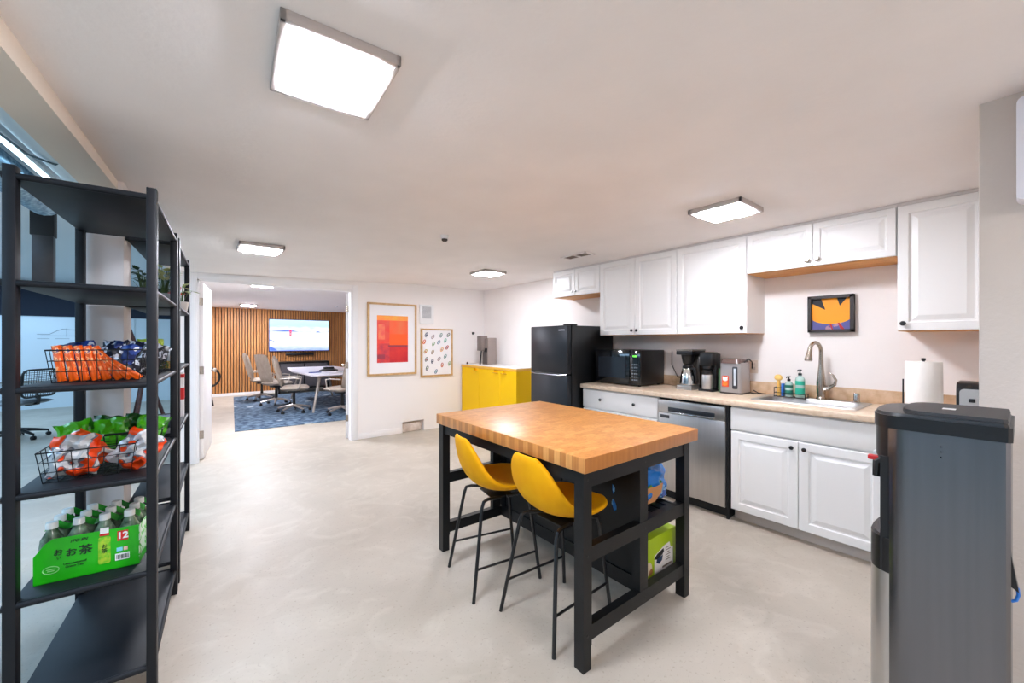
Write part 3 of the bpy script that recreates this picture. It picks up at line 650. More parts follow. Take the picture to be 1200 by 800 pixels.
# ================================================================ FRIDGE
t = thing('fridge', 'black two-door fridge between the yellow cabinet and the worktop', 'fridge', (3.03, 3.235, 0))
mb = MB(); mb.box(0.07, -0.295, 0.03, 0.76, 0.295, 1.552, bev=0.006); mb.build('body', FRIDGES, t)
mb = MB(); mb.box(0, -0.295, 1.035, 0.064, 0.295, 1.552, bev=0.012); d = mb.build('upper_door', FRIDGE, t)
MB().box(-0.0015, -0.255, 1.498, 0.0005, -0.165, 1.508).build('badge', mat('badge_silver', (200, 200, 205), 0.3, 0.8), d)
mb = MB(); mb.box(0, -0.295, 0.06, 0.064, 0.295, 1.018, bev=0.012); mb.build('lower_door', FRIDGE, t)
mb = MB(); mb.box(0.004, -0.285, 1.018, 0.05, 0.285, 1.036, m=0); mb.build('handle_recess', BGLOSS, t)
mb = MB(); mb.tube([(-0.004, 0.28, 1.03), (-0.014, 0.2, 1.016), (-0.014, -0.2, 1.016), (-0.004, -0.29, 1.03)], 0.008, seg=10); mb.build('handle', mat('handle_dark_chrome', (110, 110, 114), 0.25, 0.9), t)
mb = MB(); mb.box(0.01, -0.29, 1.552, 0.16, -0.22, 1.568, bev=0.005); mb.build('hinge_cover', BPLAS, t)
mb = MB()
for a in (0.12, 0.7):
    for b in (-0.25, 0.25): mb.lathe([(0.02, 0), (0.02, 0.035)], c=(a, b, 0), seg=12)
mb.build('feet', BPLAS, t)

# ================================================================ YELLOW CABINET
t = thing('yellow_cabinet', 'bright yellow low cabinet in the corner left of the fridge', 'cabinet', (3.40, 4.985, 0))
yl = 0.725
mb = MB(); mb.box(0.02, -yl, 0.0, 0.46, yl, 0.965, m=0); mb.build('carcass', YELLOW, t, smooth=False)
mb = MB(); mb.box(-0.004, -yl-0.002, 0.966, 0.462, yl+0.002, 1.002, m=0); mb.box(-0.004, -yl-0.002, 1.002, 0.462, yl+0.002, 1.010, m=1); mb.build('top', [YWOOD, mat('white_top', (242, 238, 232), 0.35)], t, smooth=False)
for ya, yb, hs in ((-yl, -0.345, 1), (-0.342, 0.20, -1), (0.203, yl, -1)):
    # door with a routed finger grip notch near one corner of the top edge
    gy = (yb-0.10) if hs > 0 else (ya+0.10)
    mb = MB(); mb.box(0, ya+0.002, 0.02, 0.019, yb-0.002, 0.925, m=0); mb.box(0, ya+0.002, 0.925, 0.019, gy-0.045, 0.958); mb.box(0, gy+0.045, 0.925, 0.019, yb-0.002, 0.958)
    d = mb.build('door', YELLOW, t, smooth=False)
    mb = MB(); mb.box(-0.022, gy-0.06, 0.915, 0.0, gy+0.06, 0.924); mb.build('pull', mat('yellow_pull', (214, 160, 0), 0.45), d)
# coffee tower on the yellow cabinet
t = thing('coffee_dispenser', 'tall grey coffee machine standing on the yellow cabinet', 'coffee machine', (3.67, 5.34, 1.010))
mb = MB(); mb.box(-0.07, -0.10, 0, 0.10, 0.06, 0.43, bev=0.006); mb.build('housing', mat('taupe_metal', (150, 138, 132), 0.35, 0.4), t)
mb = MB(); mb.box(-0.15, -0.02, 0.22, -0.02, 0.10, 0.46, bev=0.01); mb.build('hopper', mat('taupe_dark', (122, 110, 104), 0.4), t)
mb = MB(); mb.box(-0.078, -0.085, 0.20, -0.068, 0.0, 0.26); mb.box(-0.078, -0.08, 0.0, -0.068, 0.04, 0.2, m=1); mb.build('brew_recess', [BPLAS, mat('taupe_mid', (92, 82, 78), 0.5)], t)
mb = MB(); mb.tube([(-0.12, 0.05, 0.0), (-0.10, 0.04, 0.22)], [0.014, 0.012], seg=10); mb.build('spout_tube', BPLAS, t)
for k, (x_, y_) in enumerate(((3.58, 4.78), (3.60, 4.55))):
    tag(MB().box(-0.07, -0.08, 0, 0.07, 0.08, 0.006, bev=0.002).build('tray', mat('pale_tray', (225, 228, 230), 0.3)), ('flat white tray on the yellow cabinet, nearer the coffee machine', 'flat white tray on the yellow cabinet, nearer the fridge')[k], 'tray', loc=(x_, y_, 1.010))
tag(MB().lathe([(0.016, 0), (0.018, 0.02), (0.010, 0.035), (0, 0.036)], seg=14).build('bottle_stopper', mat('dark_brown', (70, 40, 36), 0.4)), 'tiny dark knob on the far left end of the yellow cabinet', 'knob', loc=(3.44, 5.60, 1.010))
t = thing('wall_hook', 'small black hook on the back wall above the yellow cabinet', 'hook', (3.64, YB, 1.52))
MB().box(-0.02, -0.012, -0.02, 0.02, 0, 0.02, bev=0.004).build('mount', BPLAS, t)
MB().tube([(0, -0.012, 0), (0, -0.04, -0.005), (0, -0.05, 0.012)], 0.008).build('prong', mat('hook_steel', (90, 90, 92), 0.3, 0.8), t)

# ================================================================ BACK WALL PICTURES
def frame_on_back(name, label, x0, x1, z0, z1, fw=0.028, depth=0.032):
    t = thing(name, label, 'picture', ((x0+x1)/2, YB, z0)); w_, h_ = x1-x0, z1-z0
    mb = MB()
    for a in ((-w_/2, 0, w_/2, fw), (-w_/2, h_-fw, w_/2, h_), (-w_/2, fw, -w_/2+fw, h_-fw), (w_/2-fw, fw, w_/2, h_-fw)): mb.box(a[0], -depth, a[1], a[2], 0, a[3])
    mb.build('frame', FRAMEW, t, smooth=False)
    mb = MB(); mb.box(-w_/2+fw*0.5, -depth+0.014, fw*0.5, w_/2-fw*0.5, -0.002, h_-fw*0.5); mb.build('mat_board', MATB, t, smooth=False)
    return t, w_, h_
t, w_, h_ = frame_on_back('framed_artwork', 'large oak framed print of stacked red and orange blocks', 1.862, 2.605, 0.885, 1.942)
def rectm(mb, x0, z0, x1, z1, lay, m): y = -0.0185-0.0004*lay; mb.quad([(x0, y, z0), (x1, y, z0), (x1, y, z1), (x0, y, z1)], m=m)
aw, az0, az1 = 0.235, 0.185, 0.875
mb = MB()
AR = [mat('art_a', (240, 110, 60), 0.5, rgb2=(250, 90, 40), scale=6), mat('art_b', (250, 170, 60), 0.5, rgb2=(255, 140, 60), scale=8), mat('art_c', (232, 90, 70), 0.5, rgb2=(238, 60, 50), scale=9),
      mat('art_d', (250, 90, 10), 0.5), mat('art_e', (196, 30, 44), 0.5, rgb2=(216, 44, 40), scale=7), mat('art_f', (246, 140, 90), 0.5, rgb2=(240, 90, 80), scale=10), mat('art_g', (150, 50, 70), 0.5), mat('art_h', (226, 70, 60), 0.5, rgb2=(190, 50, 70), scale=12)]
rectm(mb, -aw, az0, aw, az1, 0, 0); rectm(mb, -aw, az1-0.07, aw, az1, 1, 1); rectm(mb, -aw, az0+0.28, -0.05, az1-0.075, 1, 2); rectm(mb, -aw+0.02, az0+0.34, -0.12, az1-0.13, 2, 5)
rectm(mb, -0.05, az0+0.25, aw, az0+0.42, 2, 3); rectm(mb, -0.05, az0, aw, az0+0.25, 1, 4); rectm(mb, -aw, az0, -0.05, az0+0.28, 1, 7); rectm(mb, -0.07, az0+0.23, aw, az0+0.255, 3, 6); rectm(mb, -aw, az0+0.06, -0.12, az0+0.12, 2, 6)
mb.build('artwork', AR, t, smooth=False)
t, w_, h_ = frame_on_back('framed_artwork', 'smaller oak framed print scattered with little coloured rings', 2.680, 3.236, 0.830, 1.582, 0.024)
cols = [(90, 96, 120), (150, 130, 140), (110, 150, 140), (60, 60, 80), (200, 70, 50), (150, 170, 120), (110, 130, 160), (130, 190, 170), (200, 170, 60), (150, 120, 80), (230, 170, 80), (190, 60, 40), (70, 90, 80)]
AM = [mat('ring_%d' % i, c, 0.5) for i, c in enumerate(cols)]
rings = [(.1, .93), (.34, .88), (.65, .92), (.93, .93), (.02, .76), (.36, .71), (.56, .75), (.81, .79), (.07, .53), (.33, .51), (.68, .57), (.88, .62), (.1, .34), (.32, .29), (.57, .34), (.81, .40), (.13, .13), (.69, .19), (.97, .22), (.46, .04)]
mb = MB()
for i, (a, b) in enumerate(rings):
    c = Vector((-w_/2+0.045+a*(w_-0.09), -0.021, 0.05+b*(h_-0.10))); ra = -0.45+0.5*random.random()-0.2
    pts = [c + Vector((0.017*math.cos(q)*math.cos(ra)+0.034*math.sin(q)*math.sin(-ra), 0, 0.017*math.cos(q)*math.sin(ra)+0.034*math.sin(q)*math.cos(ra))) for q in [2*PI*k/12 for k in range(12)]]
    mb.tube(pts, 0.0055, seg=6, closed=True, m=i % len(cols))
    mb.ell((c.x, c.y+0.001, c.z-0.006), (0.008, 0.002, 0.014), 8, m=(i*5+3) % len(cols))
mb.build('artwork', AM, t)
t = thing('return_grille', 'small white panel with a grey grille above the smaller print', 'grille', (2.785, YB, 1.655))
MB().box(-0.12, -0.018, 0, 0.12, 0, 0.30, bev=0.006).build('cover', WHITEP, t)
mb = MB(); 
for k in range(12): mb.box(-0.08, -0.021, 0.085+k*0.0155, 0.07, -0.017, 0.095+k*0.0155)
mb.build('grille', mat('grille_grey', (170, 170, 172), 0.5), t)

# ================================================================ CONFERENCE ROOM
def leaf(name, label_, loc, rz, w_, side):
    t = struct(thing(name, label_, 'door', loc, rz)); del t['label']; del t['category']
    MB().box(0, -0.02, 0.01, w_, 0.02, 2.06, bev=0.003).build('door_leaf', TRIM, t)
    mb = MB(); mb.lathe([(0.012, 0), (0.012, 0.02), (0.026, 0.03), (0.028, 0.045), (0.02, 0.058), (0, 0.06)], c=(w_-0.07, side*0.02, 1.0), M=Matrix.Rotation(R(-90*side), 3, 'X'), seg=16); mb.build('door_knob', NICKEL, t)
    mb = MB()
    for z in (0.25, 1.0, 1.8): mb.box(-0.012, -0.022, z, 0.0, 0.022, z+0.09)
    mb.build('hinge', NICKEL, t)
leaf('door_1', 'x', (OX0+0.04, YB+0.14, 0), R(84), 0.84, -1)
leaf('door_2', 'x', (OX1-0.03, YB+0.14, 0), R(74.5), 0.84, 1)
t = tag(MB().box(0, 0, 0.0, 3.7, 4.6, 0.012, bev=0.004).build('rug', rug_material()), 'blue rug with pale dashes under the conference table', 'rug', loc=(0.40, 7.39, 0), rz=R(-2.8))
# television
t = thing('television', 'large wall mounted television on the slatted wall, showing fog', 'television', (2.16, 12.33, 1.11))
tw, th = 1.50, 0.875
MB().box(-tw/2, -0.0, 0, tw/2, 0.05, th, bev=0.006).build('housing', mat('tv_bezel', (40, 50, 110), 0.3), t)
def tv_mat():
    m = bpy.data.materials.new('tv_picture'); m.use_nodes = True; nt = m.node_tree; b = nt.nodes['Principled BSDF']
    b.inputs['Base Color'].default_value = (0.02, 0.02, 0.02, 1); b.inputs['Roughness'].default_value = 0.2
    tc = nt.nodes.new('ShaderNodeTexCoord'); sp = nt.nodes.new('ShaderNodeSeparateXYZ'); nt.links.new(tc.outputs['Object'], sp.inputs[0])
    r = nt.nodes.new('ShaderNodeValToRGB'); cr = r.color_ramp
    cr.elements[0].position = 0.0; cr.elements[0].color = lin((120, 150, 240)); cr.elements[1].position = 1.0; cr.elements[1].color = lin((190, 222, 250))
    for p, c in ((0.25, (226, 232, 252)), (0.55, (236, 238, 254)), (0.62, (190, 200, 232)), (0.68, (225, 230, 250)), (0.8, (170, 210, 245))):
        e = cr.elements.new(p); e.color = lin(c)
    n = nt.nodes.new('ShaderNodeTexNoise'); n.inputs['Scale'].default_value = 5; n.inputs['Detail'].default_value = 6
    mp = nt.nodes.new('ShaderNodeMapping'); mp.inputs['Scale'].default_value = (1, 1, 4); nt.links.new(tc.outputs['Object'], mp.inputs[0]); nt.links.new(mp.outputs[0], n.inputs[0])
    a = nt.nodes.new('ShaderNodeMath'); a.operation = 'MULTIPLY_ADD'; a.inputs[1].default_value = 0.22; a.inputs[2].default_value = -0.11; nt.links.new(n.outputs['Fac'], a.inputs[0])
    a2 = nt.nodes.new('ShaderNodeMath'); a2.operation = 'DIVIDE'; a2.inputs[1].default_value = th; nt.links.new(sp.outputs['Z'], a2.inputs[0])
    a3 = nt.nodes.new('ShaderNodeMath'); a3.operation = 'ADD'; nt.links.new(a.outputs[0], a3.inputs[0]); nt.links.new(a2.outputs[0], a3.inputs[1]); nt.links.new(a3.outputs[0], r.inputs[0])
    nt.links.new(r.outputs[0], b.inputs['Emission Color']); b.inputs['Emission Strength'].default_value = 1.0
    return m
s_ = MB().box(-tw/2+0.018, -0.004, 0.022, tw/2-0.018, 0.0, th-0.016).build('screen', tv_mat(), t, smooth=False)
mb = MB()
for a in (-0.015, 0.012): mb.box(-0.245+a, -0.006, 0.40, -0.238+a+0.012, -0.004, 0.60)
for z in (0.44, 0.50, 0.56): mb.box(-0.26, -0.006, z, -0.214, -0.004, z+0.02)
mb.build('red_tower', mat('tower_red', (235, 30, 70), 0.5, emit=0.8), s_, smooth=False)
mb = MB()
mb.quad([(-tw/2+0.02, -0.005, 0.545), (-0.38, -0.005, 0.575), (-0.2, -0.005, 0.575), (-0.03, -0.005, 0.545), (-0.3, -0.005, 0.54)]); mb.quad([(0.38, -0.005, 0.53), (0.46, -0.005, 0.56), (0.52, -0.005, 0.53)])
mb.quad([(-tw/2+0.02, -0.005, 0.30), (-0.64, -0.005, 0.30), (-0.60, -0.005, 0.27), (-tw/2+0.02, -0.005, 0.33)][::-1]); mb.quad([(-tw/2+0.02, -0.005, 0.03), (-0.55, -0.005, 0.03), (-0.62, -0.005, 0.09), (-tw/2+0.02, -0.005, 0.14)])
mb.build('dark_hills', mat('hill_blue', (60, 90, 170), 0.5, emit=0.6), s_, smooth=False)
MB().box(-0.35, 0.0, -0.11, 0.35, 0.07, -0.04, bev=0.01).build('sound_bar', BPLAS, t)
# credenza
t = thing('credenza', 'black media console with two grey doors below the television', 'console', (2.20, 12.15, 0))
mb = MB(); mb.box(-0.62, -0.2, 0.80, 0.62, 0.2, 0.84); mb.box(-0.62, -0.2, 0.12, 0.62, 0.2, 0.16); mb.box(-0.62, -0.2, 0, -0.58, 0.2, 0.82); mb.box(0.58, -0.2, 0, 0.62, 0.2, 0.82); mb.box(-0.58, 0.16, 0.16, 0.58, 0.2, 0.8); mb.box(-0.02, -0.2, 0.16, 0.02, 0.2, 0.8)
mb.build('carcass', BPLAS, t, smooth=False)
for s_ in (-1, 1):
    mb = MB(); mb.box(s_*0.30-0.27, -0.195, 0.17, s_*0.30+0.27, -0.18, 0.79); mb.build('door', mat('console_door', (84, 80, 84), 0.4), t)
# table
t = thing('conference_table', 'white topped conference table with splayed metal legs', 'table', (2.15, 9.55, 0.0125))
mb = MB(); mb.prism([(-0.52, -1.35), (0.52, -1.35), (0.64, 0), (0.52, 1.35), (-0.52, 1.35), (-0.64, 0)], 0.715, 0.742); mb.build('tabletop', TABLEW, t, angle=0.5)
mb = MB(); mb.box(-0.3, -1.1, 0.66, 0.3, 1.1, 0.715); mb.build('under_frame', GREYM, t)
for sx in (-1, 1):
    for sy in (-1, 1): MB().tube([(sx*0.30, sy*1.0, 0.70), (sx*0.46, sy*1.18, 0)], [0.032, 0.02], seg=12).build('leg', GREYM, t)
tz = 0.754
t = thing('conference_phone', 'black conference phone on the white table', 'phone', (2.15, 9.15, tz))
MB().lathe([(0.0, 0), (0.19, 0.0), (0.19, 0.02), (0.08, 0.06), (0.0, 0.065)], seg=6).build('body', BPLAS, t)
MB().box(-0.10, -0.05, 0.05, 0.10, 0.03, 0.085, bev=0.01).build('handset', BPLAS, t)
tag(MB().box(-0.11, -0.04, 0, 0.11, 0.04, 0.015, bev=0.004).build('notebook', mat('blue_book', (30, 60, 150), 0.5)), 'blue pouch lying near the corner of the conference table', 'pouch', loc=(1.80, 8.75, tz), rz=0.2)
tag(MB().box(-0.15, -0.11, 0, 0.15, 0.11, 0.006).build('paper_sheet', MATB), 'white papers on the conference table beside the phone', 'papers', loc=(2.26, 8.72, tz), rz=0.3)
tag(MB().box(-0.08, -0.05, 0, 0.08, 0.05, 0.012, bev=0.004).build('tablet', mat('navy_tablet', (24, 26, 60), 0.3)), 'small dark tablet lying on the papers', 'tablet', loc=(2.28, 8.68, tz+0.006), rz=0.4)

# chairs
def office_base(t, m_leg, z_seat):
    MB().tube([(0, 0, 0.10), (0, 0, z_seat-0.04)], [0.03, 0.025]).build('gas_column', BPLAS, t)
    for k in range(5):
        a = 2*PI*k/5+0.3; c, s = math.cos(a), math.sin(a)
        l = MB().tube([(0.02*c, 0.02*s, 0.13), (0.15*c, 0.15*s, 0.11), (0.29*c, 0.29*s, 0.078)], [0.028, 0.022, 0.014], seg=8).build('base_leg', m_leg, t)
        mb = MB()
        for q in (-1, 1): mb.lathe([(0.027, -0.008), (0.027, 0.008)], c=(0.29*c-s*0.013*q, 0.29*s+c*0.013*q, 0.027), seg=14, M=Matrix.Rotation(a, 3, 'Z') @ Matrix.Rotation(R(90), 3, 'X'))
        mb.tube([(0.29*c, 0.29*s, 0.027), (0.29*c, 0.29*s, 0.075)], 0.008, seg=6); mb.build('caster', BPLAS, l)
def cushion(w_, d_, t_, z, M=None, c=(0, 0, 0), puff=0.02):
    mb = MB(); n = 10; gr = []
    for side in (1, -1):
        g = []
        for i in range(n+1):
            row = []
            for j in range(n+1):
                u, v = 2*i/n-1, 2*j/n-1
                p = (max(0, 1-u**4)*max(0, 1-v**4))**0.4
                x = u*d_/2*(1-0.06*v*v); y = v*w_/2*(1-0.06*u*u)
                row.append(Vector((x, y, side*(t_/2*p))))
            g.append(row)
        gr.append(g)
    vs = [[[mb.bm.verts.new(Vector(c)+((M @ p) if M else p)) for p in row] for row in g] for g in gr]
    for s_ in (0, 1):
        for i in range(n):
            for j in range(n): mb.bm.faces.new((vs[s_][i][j], vs[s_][i+1][j], vs[s_][i+1][j+1], vs[s_][i][j+1]))
    bmesh.ops.remove_doubles(mb.bm, verts=mb.bm.verts, dist=1e-4); mb._m(0)
    return mb
def conference_chair(label, loc, rz):
    t = thing('conference_chair', label, 'chair', loc, rz, 'beige conference chairs')
    cushion(0.50, 0.50, 0.10, 0, c=(0.02, 0, 0.47)).build('seat', BEIGE, t, angle=1.2)
    cushion(0.46, 0.62, 0.085, 0, M=Matrix.Rotation(R(-104), 3, 'Y'), c=(-0.27, 0, 0.80)).build('backrest', BEIGE, t, angle=1.2)
    for s_ in (-1, 1):
        MB().tube([(0.05, s_*0.24, 0.46), (0.10, s_*0.27, 0.50), (0.12, s_*0.275, 0.66), (0.02, s_*0.27, 0.675), (-0.22, s_*0.235, 0.67)], [0.012]*5, seg=8).build('armrest', mat('arm_alu', (186, 176, 166), 0.4, 0.4), t)
    MB().box(-0.10, -0.09, 0.38, 0.12, 0.09, 0.43, bev=0.01).build('tilt_mechanism', BPLAS, t)
    office_base(t, mat('chair_alu', (176, 166, 158), 0.3, 0.6), 0.42)
    return t
c0 = conference_chair('beige conference chair nearest the doorway on the left side of the table', (1.42, 8.72, 0.0125), R(-12))
dup(c0, (1.28, 9.95, 0.0125), R(25), 'middle beige chair on the left side, its quilted back turned to us')
dup(c0, (1.12, 11.0, 0.0125), R(5), 'leftmost beige chair near the slatted wall, partly behind another')
dup(c0, (2.12, 7.98, 0.0125), R(118), 'beige chair at the near end of the table with its back to us')
# black wheel seen past the open door
t = thing('exercise_wheel', 'black spoked ring half hidden behind the open white door', 'wheel', (0.10, 10.6, 0))
mb = MB(); mb.tube([(0.21*math.cos(a), 0, 0.62+0.21*math.sin(a)) for a in [2*PI*k/24 for k in range(24)]], 0.022, seg=8, closed=True); mb.build('rim', BPLAS, t)
mb = MB()
for k in range(6): mb.tube([(0, 0, 0.62), (0.2*math.cos(k*PI/3), 0, 0.62+0.2*math.sin(k*PI/3))], 0.006, seg=6)
mb.build('spoke', BPLAS, t)
mb = MB(); mb.tube([(0, 0.03, 0.62), (-0.1, 0.06, 0.0)], 0.014); mb.tube([(0, 0.03, 0.62), (0.1, 0.06, 0.0)], 0.014); mb.build('stand', BPLAS, t)

# ================================================================ ISLAND
t = thing('kitchen_island', 'black kitchen island with an end-grain butcher block top', 'table', (1.235, 1.10, 0))
IL, IW = 1.305, 0.925     # along Y, along X
mb = MB(); mb.box(0, 0, 0.836, IW, IL, 0.90, bev=0.004); mb.build('butcher_block_top', BUTCHER, t)
lg = 0.052
xr = 0.865-lg; yf = 0.018; yb_ = IL-0.018-lg; xl = 0.012
def ileg(x, y):
    mb = MB(); a = [(x, y), (x+lg, y), (x+lg, y+lg), (x, y+lg)]
    mb.prism(a, 0.10, 0.836); mb.prism([(x+0.006*0, y), (x+lg-0.004, y), (x+lg-0.004, y+lg), (x, y+lg)][::-1][::-1], 0.0, 0.10)
    mb.build('leg', BLACK, t, smooth=False)
for x_ in (xl, xr):
    for y_ in (yf, yb_): ileg(x_, y_)
stx = 0.42
for y_ in (yf+0.006, yb_+0.006):
    yy = y_+0.04
    MB().box(xl+lg, y_, 0.765, xr, yy, 0.836).build('end_rail', BLACK, t, smooth=False)
    MB().box(xl+lg, y_, 0.445, xr, yy, 0.51).build('end_rail', BLACK, t, smooth=False)
    MB().box(xl+lg, y_, 0.115, xr, yy, 0.18).build('end_rail', BLACK, t, smooth=False)
    MB().box(stx, y_+0.002, 0.18, stx+0.065, yy-0.002, 0.765).build('stile', BLACK, t, smooth=False)
MB().box(xl+0.01, yf+lg, 0.775, xl+0.035, yb_, 0.836).build('long_rail', BLACK, t, smooth=False)
MB().box(xr+0.01, yf+lg, 0.775, xr+0.035, yb_, 0.836).build('long_rail', BLACK, t, smooth=False)
mb = MB(); mb.box(0.50, yf+0.046, 0.115, 0.515, yb_+0.006, 0.775); mb.box(0.492, yf+0.046, 0.115, 0.50, yb_+0.006, 0.19); mb.box(0.492, yf+0.046, 0.70, 0.50, yb_+0.006, 0.775)
for k in range(3): yk = yf+0.046+(yb_-0.04-yf-0.046)*k/2; mb.box(0.492, yk, 0.19, 0.50, yk+0.06, 0.70)
mb.build('back_panel', BLACK, t, smooth=False)
for z in (0.46, 0.13):
    mb = MB()
    for k in range(5): mb.box(0.52+k*0.068, yf+0.07, z, 0.575+k*0.068, yb_-0.02, z+0.018)
    mb.box(0.50, yf+0.046, z-0.02, xr+0.04, yf+0.07, z+0.018); mb.box(0.50, yb_-0.02, z-0.02, xr+0.04, yb_+0.006, z+0.018); mb.box(xr+0.015, yf+0.046, z, xr+0.03, yb_, z+0.022)
    mb.build('slatted_shelf', BLACK, t, smooth=False)
mb = MB()
for z in (0.48, 0.80, 0.147):
    for x_ in (xl+lg/2, xr+lg/2, stx+0.032): mb.lathe([(0.005, 0), (0.005, 0.002), (0, 0.002)], c=(x_, yf, z), seg=8, M=Matrix.Rotation(R(90), 3, 'X'))
mb.build('bolt_head', mat('bolt_dark', (50, 50, 52), 0.4, 0.6), t)
# pouch generator
def pouch(w_, h_, t_, seed=0, wr=0.006, n=12, top_fold=0.0):
    """sealed bag standing in the XZ plane, thickness along Y, z from 0"""
    rnd = random.Random(seed); ph = [rnd.uniform(0, 6.28) for _ in range(8)]
    mb = MB(); S_ = []
    for side in (-1, 1):
        g = []
        for i in range(n+1):
            row = []
            for j in range(n+1):
                u, v = 2*i/n-1, 2*j/n-1
                p = max(0, 1-u*u)**0.55*max(0, 1-v**4)**0.6
                wv = wr*(math.sin(5*u+ph[0]+2*v)+math.sin(9*v+ph[1]+3*u)+0.7*math.sin(13*u-7*v+ph[2]))*(0.35+p)*(1 if side > 0 else 0.8)
                edge = (i in (0, n) or j in (0, n))
                y = side*(t_/2*p) + (0 if edge else wv*0.6) + 0.3*wr*math.sin(6*u+ph[3])
                x = u*w_/2*(1-0.05*(1-v*v)) + 0.3*wr*math.sin(8*v+ph[4]); z = (v+1)/2*h_ + 0.3*wr*math.sin(7*u+ph[5])
                if edge: y = 0.4*wr*math.sin(6*(u+v)+ph[3])
                row.append(mb.bm.verts.new((x, y, z)))
            g.append(row)
        S_.append(g)
        for i in range(n):
            for j in range(n): mb.bm.faces.new((g[i][j], g[i+1][j], g[i+1][j+1], g[i][j+1]))
    bmesh.ops.remove_doubles(mb.bm, verts=mb.bm.verts, dist=1e-5); mb._m(0)
    return mb
def place(o, loc, rot): o.location = loc; o.rotation_euler = rot; return o
# things on the island shelves
FYB = lambda p: Vector((p.x, -p.z, p.y))
o = pouch(0.42, 0.205, 0.16, 3, 0.014, 18).build('bread_bag', pack('blue_bag', (30, 120, 205), (120, 185, 235), (20, 80, 170), 9, 0.25))
tag(o, 'crinkled blue plastic bag on the upper island shelf', 'bag'); place(o, (1.93, 1.31, 0.481), (R(-6), 0, R(-8)))
mb = MB(); mb.prism([(-0.12, 0.01), (0.03, 0.02), (0.085, 0.06), (0.105, 0.105), (0.03, 0.105), (-0.05, 0.085), (-0.12, 0.07)], 0.066, 0.078, f=FYB); mb.prism([(-0.03, 0.095), (0.03, 0.12), (0.085, 0.125), (0.10, 0.112), (0.03, 0.10)], 0.076, 0.08, m=1, f=FYB); mb.build('printed_window', [mat('bread_tan', (210, 150, 95), 0.5), mat('print_green', (70, 140, 40), 0.5)], o)
t = thing('pod_box', 'lime green and white coffee pod carton on the lower island shelf', 'box', (1.925, 1.262, 0.149), R(0))
mb = MB(); mb.box(-0.17, -0.07, 0, 0.165, 0.08, 0.20, bev=0.001); mb.build('carton', mat('lime_card', (158, 186, 10), 0.5), t)
FY = lambda p: Vector((p.x, -p.z, p.y))
mb = MB(); mb.prism([(-0.045, 0.0), (0.135, 0.0), (0.135, 0.10), (0.11, 0.105), (0.10, 0.135), (0.05, 0.13), (-0.045, 0.10)], 0.0701, 0.0706, f=FY); mb.build('label_panel', mat('white_card', (228, 224, 220), 0.5), t, smooth=False)
mb = MB(); mb.prism([(-0.05, 0.085), (-0.02, 0.105), (0.04, 0.118), (0.045, 0.10), (0.03, 0.088), (-0.02, 0.075)], 0.0706, 0.0712, f=FY); mb.prism([(-0.028, 0.060), (0.0, 0.046), (0.026, 0.058), (0.036, 0.085), (-0.02, 0.078)], 0.0706, 0.0712, m=1, f=FY); mb.build('printed_pod', [BMATTE, mat('pod_blue', (40, 60, 90), 0.4)], t, smooth=False)
mb = MB()
for k in range(6): mb.box(0.06, -0.0712, 0.045+k*0.013, 0.06+0.05-0.012*(k % 2), -0.0706, 0.049+k*0.013)
mb.box(0.03, -0.0712, 0.014, 0.12, -0.0706, 0.024); mb.build('printed_text', mat('card_ink', (120, 104, 92), 0.5), t, smooth=False)
mb = MB(); mb.ell((-0.10, -0.0705, 0.05), (0.035, 0.0012, 0.035), 10, 0); mb.ell((-0.08, -0.0708, 0.03), (0.02, 0.0012, 0.018), 10, 1); mb.build('printed_picture', [mat('card_cream', (214, 200, 170), 0.5), mat('card_brown', (150, 100, 60), 0.5)], t)

